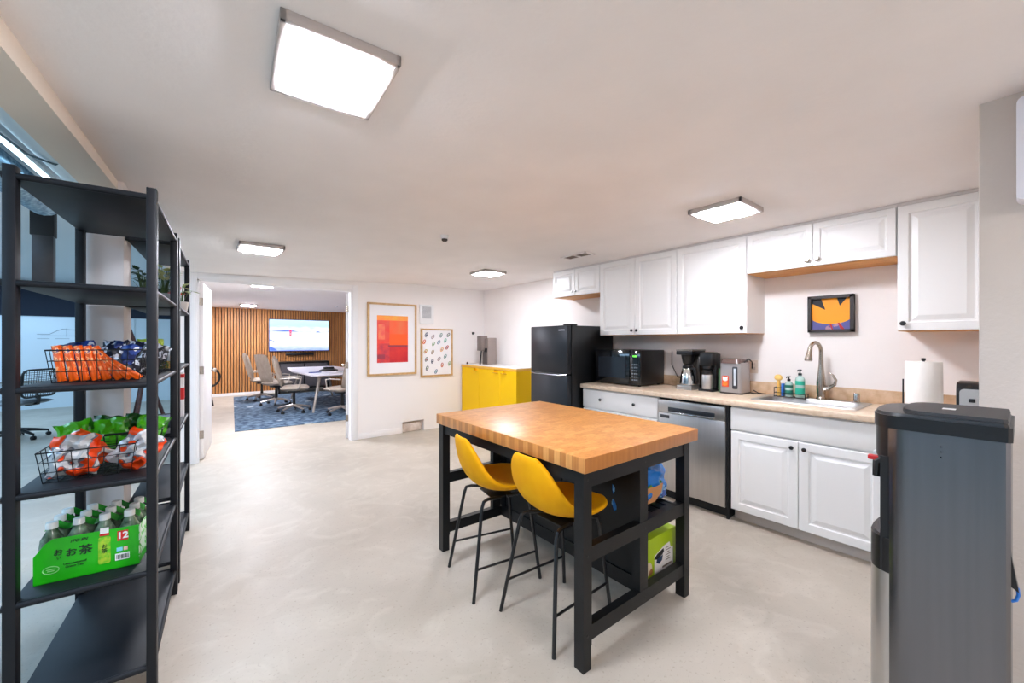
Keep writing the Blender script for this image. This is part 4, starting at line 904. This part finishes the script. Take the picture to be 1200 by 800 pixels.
# ================================================================ STOOLS
def make_stool(label, loc, rz):
    t = thing('bar_stool', label, 'stool', loc, rz, 'mustard bar stools')
    prof = [(x_, z_-0.016) for x_, z_ in [(-0.245, 0.86), (-0.238, 0.80), (-0.222, 0.72), (-0.195, 0.64), (-0.145, 0.575), (-0.07, 0.54), (0.02, 0.532), (0.11, 0.545), (0.18, 0.565), (0.225, 0.572)]]
    wid = [0.075, 0.14, 0.175, 0.20, 0.218, 0.222, 0.222, 0.215, 0.185, 0.10]
    curl = [0.012, 0.03, 0.045, 0.06, 0.065, 0.06, 0.05, 0.04, 0.02, 0.006]
    mb = MB(); n = 10; rows = []
    for i, (x, z) in enumerate(prof):
        a = Vector(prof[max(i-1, 0)]); b = Vector(prof[min(i+1, len(prof)-1)]); tg = (b-a).normalized(); nr = Vector((-tg.y, tg.x))
        nr = nr if nr.x > -0.2 or nr.y > 0 else -nr
        if nr.y < 0: nr = -nr
        rows.append([mb.bm.verts.new((x+nr.x*curl[i]*abs(v)**2.2, v*wid[i], z+nr.y*curl[i]*abs(v)**2.2)) for v in [2*j/n-1 for j in range(n+1)]])
    for a, b in zip(rows, rows[1:]):
        for j in range(n): mb.bm.faces.new((a[j], b[j], b[j+1], a[j+1]))
    mb._m(0)
    o = mb.build('seat_shell', YFAB, t, angle=3)
    s_ = o.modifiers.new('thickness', 'SOLIDIFY'); s_.thickness = 0.026; s_.offset = -1
    q = o.modifiers.new('smooth', 'SUBSURF'); q.levels = 2; q.render_levels = 2
    mb = MB(); mb.box(-0.07, -0.09, 0.484, 0.07, 0.09, 0.492, bev=0.003); mb.build('under_plate', BPLAS, t)
    for sx, sy, fx_, fy_ in ((-1, -1, -0.225, -0.195), (-1, 1, -0.225, 0.195), (1, -1, 0.205, -0.165), (1, 1, 0.205, 0.165)):
        MB().tube([(sx*0.02, sy*0.10, 0.492), (sx*0.11, sy*0.12, 0.502), (sx*0.138, sy*0.13, 0.496), (sx*0.15, sy*0.133, 0.465), (fx_, fy_, 0.0)], 0.0095, seg=10).build('leg', BPLAS, t)
    for sy in (-1, 1):
        MB().tube([(-0.202, sy*0.175, 0.16), (0.187, sy*0.156, 0.16)], 0.0065, seg=8).build('foot_rail', BPLAS, t)
    return t
st = make_stool('mustard yellow bar stool nearer the camera at the island', (1.435, 1.45, 0), 0)
dup(st, (1.385, 1.93, 0), R(-10), 'mustard yellow bar stool farther from the camera at the island')

# ================================================================ WATER DISPENSER
t = thing('water_dispenser', 'stainless steel water dispenser with black top standing at the right', 'water dispenser', (1.80, 0.02, 0))
def dplan(x0, x1, yb, yf, rb, rf, n=10):
    pts = [(x0+rb*0.3, yb), (x1-rb*0.3, yb), (x1, yb+rb*0.3)]
    cx = (x0+x1)/2; ax = (x1-x0)/2
    for k in range(n+1):
        a = PI*k/n; ex = 0.62
        pts.append((cx+ax*math.copysign(abs(math.cos(a))**ex, math.cos(a)), yf-rf+rf*math.sin(a)**0.8))
    pts.append((x0, yb+rb*0.3))
    return pts
MB().prism(dplan(0, 0.32, 0, 0.283, 0.03, 0.085), 0.02, 1.093).build('steel_body', STEELD, t, angle=0.5)
mb = MB(); mb.prism(dplan(-0.006, 0.326, -0.004, 0.306, 0.03, 0.085), 1.093, 1.135); mb.prism(dplan(-0.002, 0.322, 0.002, 0.302, 0.03, 0.085), 1.135, 1.145, top=0.98)
mb.build('top_cap', BPLAS, t, angle=0.5)
l = MB(); l.prism(dplan(0.012, 0.318, 0.004, 0.235, 0.03, 0.08), 1.145, 1.156, top=0.985); l = l.build('lid', mat('lid_black', (34, 34, 36), 0.5), t, angle=0.5)
MB().box(0.14, 0.115, 1.156, 0.175, 0.145, 1.1568, bev=0.0003).build('badge', WHITEP, l)
MB().prism(dplan(0.02, 0.30, 0.15, 0.304, 0.01, 0.09), 0.985, 1.094).build('dispensing_head', BPLAS, t, angle=0.5)
MB().box(0.03, 0.24, 0.605, 0.29, 0.280, 0.99).build('front_recess', BMATTE, t)
for k, xk in enumerate((0.07, 0.16, 0.25)):
    tp = MB().tube([(xk, 0.275, 0.975), (xk, 0.292, 0.96), (xk, 0.295, 0.91)], [0.018, 0.016, 0.012], seg=10).build('tap', BPLAS, t)
    MB().box(xk-0.012, 0.285, 0.965, xk+0.012, 0.318, 0.981, bev=0.004).build('tap_lever', RED if k != 1 else WHITEP, tp)
mb = MB(); mb.prism(dplan(0.02, 0.30, 0.18, 0.318, 0.01, 0.09), 0.60, 0.715); mb.build('drip_tray', BPLAS, t, angle=0.5)
mb = MB(); mb.prism(dplan(0.03, 0.29, 0.2, 0.308, 0.01, 0.08), 0.715, 0.719); mb.build('tray_grid', mat('grid_dark', (70, 66, 66), 0.5, bump=1, bscale=200), t, angle=0.5)
MB().prism(dplan(0.02, 0.30, 0.15, 0.318, 0.01, 0.09), 0.03, 0.60).build('lower_door', STEEL, t, angle=0.5)
mb = MB()
for a in (0.04, 0.28):
    for b in (0.05, 0.22): mb.lathe([(0.02, 0), (0.02, 0.025)], c=(a, b, 0), seg=10)
mb.box(0.01, 0.24, 0.012, 0.31, 0.325, 0.03); mb.build('feet', BPLAS, t)
mb = MB(); mb.prism([(0.0, 0.77), (-0.008, 0.71), (-0.014, 0.67), (0.0, 0.68)], 0.0, 0.03, f=lambda p: Vector((p.z+0.02, p.x, p.y))); mb.build('rear_bracket', BPLAS, t)
mb = MB(); mb.tube([(0.03, -0.011, 0.68), (0.03, -0.013, 0.66), (0.03, -0.009, 0.643), (0.03, 0.0, 0.636)], 0.004, seg=8); mb.build('hose', BLUEP, t)
mb = MB()
for k in range(3): mb.lathe([(0.0022, 0), (0.0022, 0.0015)], c=(0, 0.135, 1.055-k*0.016), seg=8, M=Matrix.Rotation(R(-90), 3, 'Y'))
mb.build('screw', BPLAS, t)
# white rounded box on the near wall, at the frame edge
mb = MB(); mb.prism(rrect(-0.22, 0.013, 1.86, 2.21, 0.02), 0, 0.09, f=lambda p: Vector((BX-p.z, p.x, p.y))); tag(mb.build('wall_unit', mat('white_unit', (228, 230, 240), 0.4)), 'white rounded wall unit high on the near right wall', 'wall unit')

# ================================================================ SHELVING
ZS = [1.945, 1.585, 1.222, 0.860, 0.497, 0.133]
SW, SL = 0.385, 0.825
def shelf_unit(label, loc, rz, SW=0.385, fly=0):
    t = thing('shelving_unit', label, 'shelves', loc, rz, 'black open shelving units')
    for px in (-SW, -0.03):
        for py in (0, SL-0.046):
            if px == -SW and py == 0: py = fly
            ox = -0.032 if (fly and py == fly) else 0
            MB().box(px+ox, py, 0, px+ox+0.03, py+0.046, 1.972, bev=0.002).build('post', SHELFB, t)
    for z in ZS:
        MB().box(-SW+0.012, 0.02, z-0.018, -0.012, SL-0.02, z, bev=0.002).build('shelf', SHELFB, t)
        for py in (0.012, SL-0.012): MB().tube([(-SW-0.004, py, z-0.008), (0.0, py, z-0.008)], 0.0115, seg=12).build('rail', SHELFB, t)
        MB().tube([(-0.012, 0.03, z-0.008), (-0.012, SL-0.03, z-0.008)], 0.009, seg=10).build('side_rail', SHELFB, t)
    return t
shelf_unit('black open shelving unit nearest the camera, filled with snacks', (-0.137, 2.06, 0), R(-2.4))
shelf_unit('narrower black open shelving unit behind the first, holding plants and jars', (-0.098, 2.96, 0), R(-2.2), 0.232, 0.185)
tag(MB().box(-0.012, 0, 0, 0.012, 0.04, 1.97, bev=0.002).build('steel_post', SHELFB), 'black upright steel post against the left side of the white column', 'post', loc=(-0.492, 2.96, 0))
WIRE = mat('black_wire', (20, 20, 22), 0.45, 0.3)
def basket(label, loc, rz, w_, d_, h_, nx=6, nz=3, flare=1.12):
    mb = MB(); r = 0.0016
    def ring(k, rr, z): 
        a, b = w_/2*k, d_/2*k; mb.tube([(-a, -b, z), (a, -b, z), (a, b, z), (-a, b, z)], rr, seg=5, closed=True)
    for i in range(nz+1):
        f = i/nz; ring(1+(flare-1)*f, 0.0028 if i == nz else r, 0.003+h_*f)
    for i in range(nx+1):
        u = -1+2*i/nx
        for s_ in (-1, 1): mb.tube([(u*w_/2, s_*d_/2, 0.003), (u*w_/2*flare, s_*d_/2*flare, h_+0.003)], r, seg=4)
        mb.tube([(u*w_/2, -d_/2, 0.003), (u*w_/2, d_/2, 0.003)], r, seg=4)
    ny_ = max(3, int(nx*d_/w_))
    for i in range(ny_+1):
        v = -1+2*i/ny_
        for s_ in (-1, 1): mb.tube([(s_*w_/2, v*d_/2, 0.003), (s_*w_/2*flare, v*d_/2*flare, h_+0.003)], r, seg=4)
        mb.tube([(-w_/2, v*d_/2, 0.003), (w_/2, v*d_/2, 0.003)], r, seg=4)
    return tag(mb.build('wire_basket', WIRE), label, 'basket', 'black wire snack baskets', loc, rz)
# third shelf: orange stick packs and dark foil bags
z3 = ZS[2]
basket('black wire basket of orange snack packs on the third shelf', (-0.318, 2.33, z3), R(-2), 0.24, 0.20, 0.122)
basket('black wire basket of silver and black snack bags behind the orange ones', (-0.275, 2.64, z3), R(-2), 0.24, 0.24, 0.115)
OR = pack('orange_pack', (236, 92, 10), (250, 170, 110), (120, 60, 90), 42, 0.3)
tilts = [-8, -9, -10, -12, -16, -30, -42, -52]
proto = pouch(0.027, 0.140, 0.024, 11, 0.002, 8).build('snack_pack', OR)
desc = ['leftmost orange snack pack in the wire basket, nearly upright', 'second orange snack pack from the left end of the basket', 'third orange snack pack from the left in the basket', 'fourth orange snack pack, upright mid basket',
        'fifth orange snack pack, leaning slightly in the basket', 'sixth orange snack pack, slumped to one side', 'seventh orange snack pack, strongly tilted', 'rightmost orange snack pack, lying almost flat']
for k, a in enumerate(tilts):
    o = proto if k == 0 else proto.copy()
    if k: COL.objects.link(o)
    tag(o, desc[k], 'snack pack', 'orange snack packs'); x = -0.420+0.0305*k+(0.006 if k > 4 else 0)
    place(o, (x, 2.265, z3+0.006), (R(-10), R(a), R(4)))
DK = [pack('dark_foil_a', (20, 24, 40), (190, 195, 205), (60, 66, 90), 22, 0.3), pack('dark_foil_b', (20, 20, 26), (170, 174, 184), (60, 62, 70), 24, 0.3), pack('dark_foil_c', (16, 34, 84), (30, 60, 130), (200, 205, 210), 18, 0.3)]
spec = [(-0.37, 2.40, 2, -12, 'navy snack bag sticking up behind the orange packs'), (-0.31, 2.42, 2, 18, 'navy blue snack bag beside another behind the orange packs'), (-0.245, 2.42, 0, -20, 'dark patterned snack bag behind the right orange packs'), (-0.34, 2.60, 0, 10, 'black snack bag at the left of the rear basket'),
        (-0.28, 2.58, 1, -35, 'silver and black snack bag leaning across the rear basket'), (-0.225, 2.56, 1, 24, 'silver snack bag at the right of the rear basket'), (-0.25, 2.70, 0, 5, 'dark snack bag at the back of the rear basket')]
for k, (x, y, mi, a, lb) in enumerate(spec):
    o = pouch(0.10, 0.155, 0.035, 20+k, 0.008, 10).build('snack_bag', DK[mi]); tag(o, lb, 'snack bag', 'dark snack bags'); place(o, (x, y, z3+0.008), (R(-14), R(a), R(random.uniform(-15, 15))))
# fourth shelf
z4 = ZS[3]
basket('black wire basket of orange and white crisp bags on the fourth shelf', (-0.335, 2.30, z4), R(-2), 0.235, 0.22, 0.112, nx=6)
basket('black wire basket of green bags at the back of the fourth shelf', (-0.30, 2.66, z4), R(-2), 0.28, 0.24, 0.10, nx=8)
CW = pack('crisp_white', (206, 206, 206), (120, 124, 134), (236, 72, 12), 11, 0.28, 0.15, 0.47, 0.50); CO = pack('crisp_orange', (226, 80, 22), (205, 200, 195), (60, 60, 80), 13, 0.28, 0.2)
for k, (x, y, z, rx, ry, rz, mm, lb) in enumerate(((-0.385, 2.22, 0.012, -12, 4, 4, CW, 'white crisp bag with orange block at the left front of the basket'), (-0.325, 2.27, 0.03, -20, -42, 10, CO, 'orange crisp bag poking up behind the white one'), (-0.250, 2.235, 0.014, -18, 34, -8, CW, 'crumpled white and orange crisp bag at the basket right end'))):
    o = pouch(0.135, 0.15, 0.055, 40+k, 0.014, 18).build('crisp_bag', mm); tag(o, lb, 'crisp bag', 'orange and white crisp bags'); place(o, (x, y, z4+z), (R(rx), R(ry), R(rz)))
GR = [pack('green_bag', (70, 160, 10), (24, 100, 6), (140, 200, 50), 9, 0.3), pack('dark_green_bag', (18, 70, 10), (60, 140, 20), (12, 44, 10), 9, 0.3)]
for k, (x, y, a, lb) in enumerate(((-0.42, 2.60, -12, 'leftmost green snack bag behind the crisp basket'), (-0.375, 2.70, 8, 'second green snack bag from the left, darker'), (-0.32, 2.60, -6, 'middle green snack bag in the rear basket'), (-0.265, 2.68, 12, 'fourth green snack bag, darker, in the rear basket'), (-0.215, 2.58, 14, 'bright green snack bag at the right end of the rear basket'))):
    o = pouch(0.12, 0.155, 0.045, 60+k, 0.010, 12).build('green_snack_bag', GR[k % 2]); tag(o, lb, 'snack bag', 'green snack bags'); place(o, (x, y, z4+0.01), (R(-16), R(a), R(random.uniform(-12, 12))))
# fifth shelf: shrink wrapped tea bottles
z5 = ZS[4]; ang = R(-6)
t = thing('tea_bottle_pack', 'green shrink wrapped twelve pack of tea bottles on the fifth shelf', 'bottle pack', (-0.3365, 2.175, z5+0.001), ang)
pw, pd = 0.285, 0.215
mb = MB(); f = lambda p: Vector((p.x, p.z, p.y))
mb.prism([(-pw/2, 0), (pw/2, 0), (pw/2, 0.155), (-pw/2+0.05, 0.158), (-pw/2+0.03, 0.145), (-pw/2, 0.102)], 0, 0.0015, f=f)
mb.box(pw/2-0.0015, 0, 0, pw/2, pd, 0.03); mb.box(-pw/2, 0, 0, -pw/2+0.0015, pd, 0.10); mb.box(-pw/2, pd-0.0015, 0, pw/2, pd, 0.10); mb.box(-pw/2, 0, 0, pw/2, pd, 0.002)
mb.build('wrap_front', TGREEN, t, smooth=False)
mb = MB()
mb.prism([(0.0, 0.03), (pd, 0.03), (pd, 0.15), (0.0, 0.15)], pw/2-0.0015, pw/2, f=lambda p: Vector((p.z, p.x, p.y))); mb.build('wrap_side', pack('film_side', (190, 230, 190), (60, 200, 40), (220, 240, 220), 22, 0.2), t, smooth=False)
for i in range(4):
    for j in range(3):
        bx_ = -pw/2+0.036+i*0.071; by_ = 0.036+j*0.071
        b_ = MB().lathe([(0.028, 0.003), (0.033, 0.01), (0.033, 0.125), (0.030, 0.15), (0.016, 0.178), (0.013, 0.192)], c=(bx_, by_, 0), seg=16).build('bottle', mat('tea_bottle', (52, 74, 50), 0.12, rgb2=(150, 175, 150), scale=20), t)
        MB().lathe([(0.0165, 0.188), (0.0165, 0.208), (0.0145, 0.211), (0, 0.211)], c=(bx_, by_, 0), seg=14).build('cap', CAPW, b_)
# film bands slung between the bottle necks
mb = MB()
for j in range(3):
    y_ = 0.036+j*0.071+0.024; N = 24
    for i in range(N):
        xa = -pw/2+0.01+(pw-0.02)*i/N; xb = -pw/2+0.01+(pw-0.02)*(i+1)/N
        za = 0.178+0.010*math.cos((xa+pw/2-0.036)/0.071*2*PI); zb = 0.178+0.010*math.cos((xb+pw/2-0.036)/0.071*2*PI)
        mb.quad([(xa, y_-0.006, za), (xb, y_-0.006, zb), (xb, y_+0.022, zb+0.012), (xa, y_+0.022, za+0.012)])
bmesh.ops.remove_doubles(mb.bm, verts=mb.bm.verts, dist=1e-5); mb._m(0)
mb.build('neck_film', DGREEN, t)
L = -0.0012
text('お', 0.025, INK, t, (-0.080, L, 0.104), FACE_NY, 'lettering', bold=0.0005); text('い', 0.013, INK, t, (-0.078, L, 0.084), FACE_NY, 'lettering')
text('お', 0.031, INK, t, (-0.046, L, 0.096), FACE_NY, 'lettering', bold=0.0006); text('茶', 0.038, INK, t, (-0.008, L, 0.096), FACE_NY, 'lettering', bold=0.0006)
text('ITO EN', 0.014, INK, t, (-0.026, L, 0.138), FACE_NY, 'lettering', shear=0.3, bold=0.0003)
text('Unsweetened', 0.011, INK, t, (-0.036, L, 0.058), FACE_NY, 'lettering'); text('Green Tea', 0.011, INK, t, (-0.038, L, 0.047), FACE_NY, 'lettering')
MB().box(0.079, L-0.0004, 0.106, 0.110, L+0.0008, 0.144).build('number_patch', RED, t)
text('12', 0.034, WINK, t, (0.0945, L-0.001, 0.125), FACE_NY, 'lettering', bold=0.0012)
mb = MB(); mb.box(0.073, L-0.0004, 0.031, 0.114, L+0.0008, 0.057); mb.build('barcode_patch', WINK, t)
mb = MB()
for k in range(11): mb.box(0.077+k*0.0032, L-0.001, 0.035, 0.0782+k*0.0032+(0.0008 if k % 3 else 0), L-0.0003, 0.052)
mb.build('barcode', INK, t)
mb = MB(); mb.box(0.077, L-0.0004, 0.066, 0.094, L+0.0008, 0.080, m=0); mb.box(0.097, L-0.0004, 0.066, 0.109, L+0.0008, 0.080, m=1); mb.build('small_logos', [mat('pale_blue_ink', (130, 210, 225), 0.5), mat('pink_ink', (240, 190, 170), 0.5)], t)
mb = MB(); mb.prism(rrect(0.026, 0.060, 0.030, 0.132, 0.006), -L-0.0006, -L+0.0003, f=lambda p: Vector((p.x, -p.z, p.y))); mb.build('bottle_print', mat('lime_print', (86, 190, 20), 0.5, rgb2=(180, 205, 50), scale=60), t)
text('お', 0.016, INK, t, (0.043, L-0.001, 0.096), FACE_NY, 'lettering'); text('茶', 0.02, INK, t, (0.043, L-0.001, 0.077), FACE_NY, 'lettering')
mb = MB(); mb.box(0.031, L-0.001, 0.145, 0.055, L+0.0008, 0.166, m=0); mb.box(0.030, L-0.001, 0.136, 0.056, L, 0.145, m=1); mb.build('printed_cap', [WINK, RED], t)
mb = MB(); mb.tube([(-0.098+0.021*math.cos(q), L, 0.046+0.013*math.sin(q)) for q in [2*PI*k/20 for k in range(20)]], 0.0013, seg=4, closed=True); mb.box(-0.11, L-0.0004, 0.047, -0.086, L+0.0005, 0.0495); mb.box(-0.107, L-0.0004, 0.041, -0.089, L+0.0005, 0.0435); mb.build('oval_badge', mat('pale_green_ink', (150, 225, 140), 0.5), t)
# ---- second unit contents
x2 = -0.29
def plant(label, loc, n, spread, hgt, seed, leafm, flowers=None, pot=True):
    t = thing('potted_plant', label, 'plant', loc)
    rnd = random.Random(seed)
    if pot: MB().lathe([(0.0, 0), (0.035, 0), (0.048, 0.07), (0.045, 0.07), (0.04, 0.06), (0, 0.06)], seg=18).build('pot', mat('clay_white', (205, 200, 195), 0.6), t)
    mb = MB(); mb2 = MB()
    for k in range(n):
        a = rnd.uniform(0, 2*PI); rr = spread*rnd.uniform(0.2, 1); h = hgt*rnd.uniform(0.5, 1)
        tip = Vector((rr*math.cos(a), rr*math.sin(a), 0.06+h)); base = Vector((0.01*math.cos(a), 0.01*math.sin(a), 0.055)); mid = (tip+base)/2+Vector((0, 0, 0.02))
        mb2.tube([base, mid, tip], 0.0016, seg=4)
        dr = Vector((math.cos(a), math.sin(a), rnd.uniform(-0.4, 0.6))).normalized(); sd = dr.cross(Vector((0, 0, 1))).normalized(); s = rnd.uniform(0.022, 0.036)
        v = [tip, tip+dr*s*0.6+sd*s*0.5+Vector((0, 0, 0.003)), tip+dr*s*1.6, tip+dr*s*0.6-sd*s*0.5+Vector((0, 0, 0.003))]
        mb.quad(v)
    mb.build('foliage', leafm, t); mb2.build('stem', mat('stem_green', (70, 90, 40), 0.6), t)
    if flowers:
        mb = MB()
        for k in range(7):
            a = rnd.uniform(0, 2*PI); mb.ell((spread*0.8*math.cos(a), spread*0.8*math.sin(a), 0.06+hgt*rnd.uniform(0.5, 1)), (0.016, 0.016, 0.011), 8)
        mb.build('flower', flowers, t)
    return t
plant('dark green leafy plant on the second unit, inner side', (-0.27, 3.22, ZS[1]), 46, 0.06, 0.16, 3, mat('dark_leaf', (34, 62, 34), 0.5, rgb2=(60, 90, 50), scale=20))
plant('pale yellow green plant between the posts of the two units', (-0.17, 3.04, ZS[1]), 40, 0.05, 0.16, 5, mat('pale_leaf', (150, 170, 80), 0.5, rgb2=(210, 205, 150), scale=20))
plant('small plant with red flowers at the far right of the second unit', (-0.115, 3.60, ZS[1]), 26, 0.07, 0.12, 8, mat('cream_leaf', (200, 205, 160), 0.5, rgb2=(120, 150, 80), scale=20), flowers=RED)
basket('black wire basket with a lime bag on the third shelf of the second unit', (-0.235, 3.22, z3), 0, 0.13, 0.22, 0.10)
o = pouch(0.12, 0.165, 0.07, 80, 0.006, 12).build('lime_bag', pack('lime_bag', (176, 205, 20), (150, 185, 10), (200, 220, 60), 8, 0.4)); tag(o, 'lime green bag standing in a basket on the second unit', 'bag'); place(o, (-0.24, 3.22, z3+0.01), (R(-8), 0, R(5)))
t = thing('glass_jar', 'glass jar of mixed sweets between the posts of the two units', 'jar', (-0.175, 3.085, z3))
MB().lathe([(0.0, 0.001), (0.034, 0.001), (0.036, 0.01), (0.036, 0.09), (0.028, 0.105), (0.028, 0.11)], seg=20).build('glass', mat('jar_glass', (190, 205, 215), 0.1, rgb2=(150, 170, 190), scale=20), t)
MB().lathe([(0.0, 0.002), (0.0365, 0.002), (0.0368, 0.045)], seg=20).build('contents', pack('sweets', (90, 110, 40), (200, 160, 60), (120, 60, 50), 60, 0.4), t)
MB().lathe([(0.031, 0.108), (0.031, 0.122), (0, 0.122)], seg=20).build('lid', STEEL, t)
t = thing('snack_carton', 'tall red and white carton on the fourth shelf of the second unit', 'carton', (-0.130, 3.62, z4))
MB().box(-0.035, -0.05, 0, 0.035, 0.05, 0.30, bev=0.002).build('carton', mat('carton_white', (235, 232, 232), 0.5), t)
MB().box(-0.036, -0.051, 0.27, 0.036, 0.051, 0.295).build('red_band', RED, t, smooth=False)
mb = MB(); mb.box(-0.036, -0.051, 0.12, 0.036, 0.051, 0.20); c = mb.build('red_band', RED, t, smooth=False)
mb = MB(); mb.ell((-0.0, -0.052, 0.165), (0.012, 0.002, 0.018), 10); mb.build('print', WINK, c)
mb = MB(); mb.box(-0.08, -0.11, 0, 0.08, 0.11, 0.05, bev=0.005); tag(mb.build('storage_box', mat('slate_box', (70, 84, 104), 0.6)), 'flat slate blue box on the fourth shelf of the second unit', 'box', loc=(-0.22, 3.28, z4))

# ================================================================ BLUE-LIT OFFICE ON THE LEFT
t = thing('whiteboard', 'large pale whiteboard on the far office wall behind the shelving', 'whiteboard', (-3.1, 12.412, 0.58))
MB().box(-1.5, -0.02, 0, 1.9, 0, 1.30, bev=0.002).build('board', mat('board_white', (228, 236, 242), 0.3), t)
mb = MB(); mb.tube([(0.45, -0.021, 0.95), (0.62, -0.021, 0.95), (0.72, -0.021, 1.02), (0.80, -0.021, 1.06), (0.90, -0.021, 1.05), (1.05, -0.021, 1.04)], 0.006, seg=4); mb.tube([(0.5, -0.021, 0.92), (1.1, -0.021, 0.92)], 0.004, seg=4); mb.tube([(0.86, -0.021, 0.90), (0.86, -0.021, 1.08)], 0.004, seg=4)
mb.tube([(0.45, -0.021, 0.86), (0.62, -0.021, 0.86)], 0.004, seg=4); mb.tube([(0.7, -0.021, 0.86), (0.9, -0.021, 0.86)], 0.004, seg=4)
mb.build('marker_sketch', GINK, t)
MB().box(-1.5, -0.06, -0.03, 1.9, 0, 0.0).build('pen_tray', GREYM, t)
# office chair
t = thing('mesh_chair', 'black mesh office chair in the blue-lit office', 'chair', (-2.05, 8.75, 0), R(150))
cushion(0.52, 0.50, 0.07, 0, c=(0, 0, 0.52)).build('seat', BPLAS, t, angle=1.2)
mb = MB(); pts = rrect(-0.24, 0.24, 0.60, 0.98, 0.08, 4)
mb.tube([(-0.26-0.06*(z-0.6), x, z) for x, z in pts], 0.014, seg=8, closed=True); mb.build('back_frame', BPLAS, t)
mb = MB()
for k in range(14): z = 0.62+0.35*k/13; mb.tube([(-0.26-0.06*(z-0.6), -0.235, z), (-0.26-0.06*(z-0.6), 0.235, z)], 0.004, seg=4)
for k in range(14): y = -0.22+0.44*k/13; mb.tube([(-0.26, y, 0.61), (-0.283, y, 0.97)], 0.003, seg=4)
mb.build('back_mesh', BMATTE, t)
for s_ in (-1, 1): MB().tube([(0, s_*0.25, 0.5), (0, s_*0.28, 0.70), (0.1, s_*0.28, 0.73), (-0.14, s_*0.28, 0.73)], 0.014, seg=8).build('armrest', BPLAS, t)
MB().tube([(-0.1, 0, 0.48), (-0.25, 0, 0.5), (-0.265, 0, 0.62)], 0.02, seg=8).build('back_bracket', BPLAS, t)
office_base(t, BPLAS, 0.5)
# ceiling-hung dark panel
t = thing('ceiling_speaker', 'dark ceiling-hung panel in the office seen through the top shelf bay', 'speaker', (-1.04, 5.0, 1.88))
MB().box(-0.06, 0, 0, 0.06, 0.08, 0.60, bev=0.004).build('housing', mat('dark_taupe', (70, 64, 64), 0.35, rgb2=(20, 18, 20), scale=2), t)
MB().box(-0.07, -0.002, 0.38, 0.065, 0.09, 0.735, bev=0.002).build('bracket', BMATTE, t)
# pedestal cabinet
t = thing('pedestal_cabinet', 'grey brown pedestal cabinet with black edge in the office', 'cabinet', (-0.985, 6.6, 0))
MB().box(-0.10, 0, 0, 0.18, 0.4, 0.80, bev=0.003).build('carcass', mat('pedestal_grey', (104, 98, 96), 0.5), t)
MB().box(-0.155, -0.01, 0, -0.10, 0.4, 0.82, bev=0.003).build('side_panel', BMATTE, t)
t = thing('waste_bin', 'black bin standing in the office just beyond the lowest shelf', 'bin', (-0.80, 2.55, 0))
MB().prism(rrect(-0.10, 0.10, -0.08, 0.08, 0.02), 0, 0.36, top=1.12).build('bin', BMATTE, t)
MB().prism(rrect(-0.115, 0.115, -0.095, 0.095, 0.02), 0.355, 0.37).build('rim', BPLAS, t)
# crossed wooden stand
t = thing('wooden_stand', 'dark reddish wooden stand with crossing legs in the office', 'stand', (-0.57, 6.9, 0))
mb = MB()
for k in range(3):
    a = k*2*PI/3+0.15; c, s = math.cos(a), math.sin(a)
    MB().tube([(0.30*c, 0.30*s, 0.0), (-0.22*c, -0.22*s, 1.80)], [0.022, 0.02], seg=8).build('leg', MAHOG, t)
MB().lathe([(0.06, 1.05), (0.07, 1.07), (0.06, 1.09)], seg=16).build('collar', MAHOG, t)
MB().lathe([(0.0, 1.80), (0.25, 1.80), (0.26, 1.82), (0, 1.82)], seg=24).build('top_disc', mat('navy_disc', (22, 36, 60), 0.5), t)
# ducts and strip light
def sk(x, y): return x+0.065*(y-3)
mb = MB(); mb.tube([(sk(-0.70, y), y, 2.47) for y in (-1.5, 0, 1.5, 3.0, 4.8)], 0.075, seg=20); tag(mb.build('round_duct', DUCTW), 'smooth white round duct under the office ceiling', 'duct')
mb = MB(); pts = [(sk(-1.02, -1.5+i*0.02), -1.5+i*0.02, 2.42) for i in range(300)]; mb.tube(pts, [0.095+0.008*(i % 2) for i in range(300)], seg=16); tag(mb.build('flexible_duct', DUCTF), 'silver corrugated flexible duct beside the white round duct', 'duct')
t = thing('strip_light', 'thin glowing strip light between the office ducts', 'light', (sk(-0.835, 2.5), 2.5, 2.43), -math.atan(0.065))
MB().box(-0.02, -1.8, 0, 0.02, 1.8, 0.025).build('housing', WHITEP, t)
m_ = bpy.data.materials.new('lit_strip'); m_.use_nodes = True; m_.node_tree.nodes['Principled BSDF'].inputs['Emission Color'].default_value = (0.6, 0.85, 1, 1); m_.node_tree.nodes['Principled BSDF'].inputs['Emission Strength'].default_value = 6
MB().box(-0.010, -1.78, -0.008, 0.010, 1.78, 0.0).build('lit_tube', m_, t)
mb = MB(); mb.tube([(-0.80, 2.6, 2.40), (-0.77, 2.9, 2.37), (-0.72, 3.2, 2.36), (-0.66, 3.4, 2.39), (-0.62, 3.5, 2.47), (-0.62, 3.52, 2.60)], 0.006, seg=6); tag(mb.build('ceiling_cable', mat('cable_teal', (70, 100, 115), 0.5)), 'thin cable looping below the white round duct', 'cable')
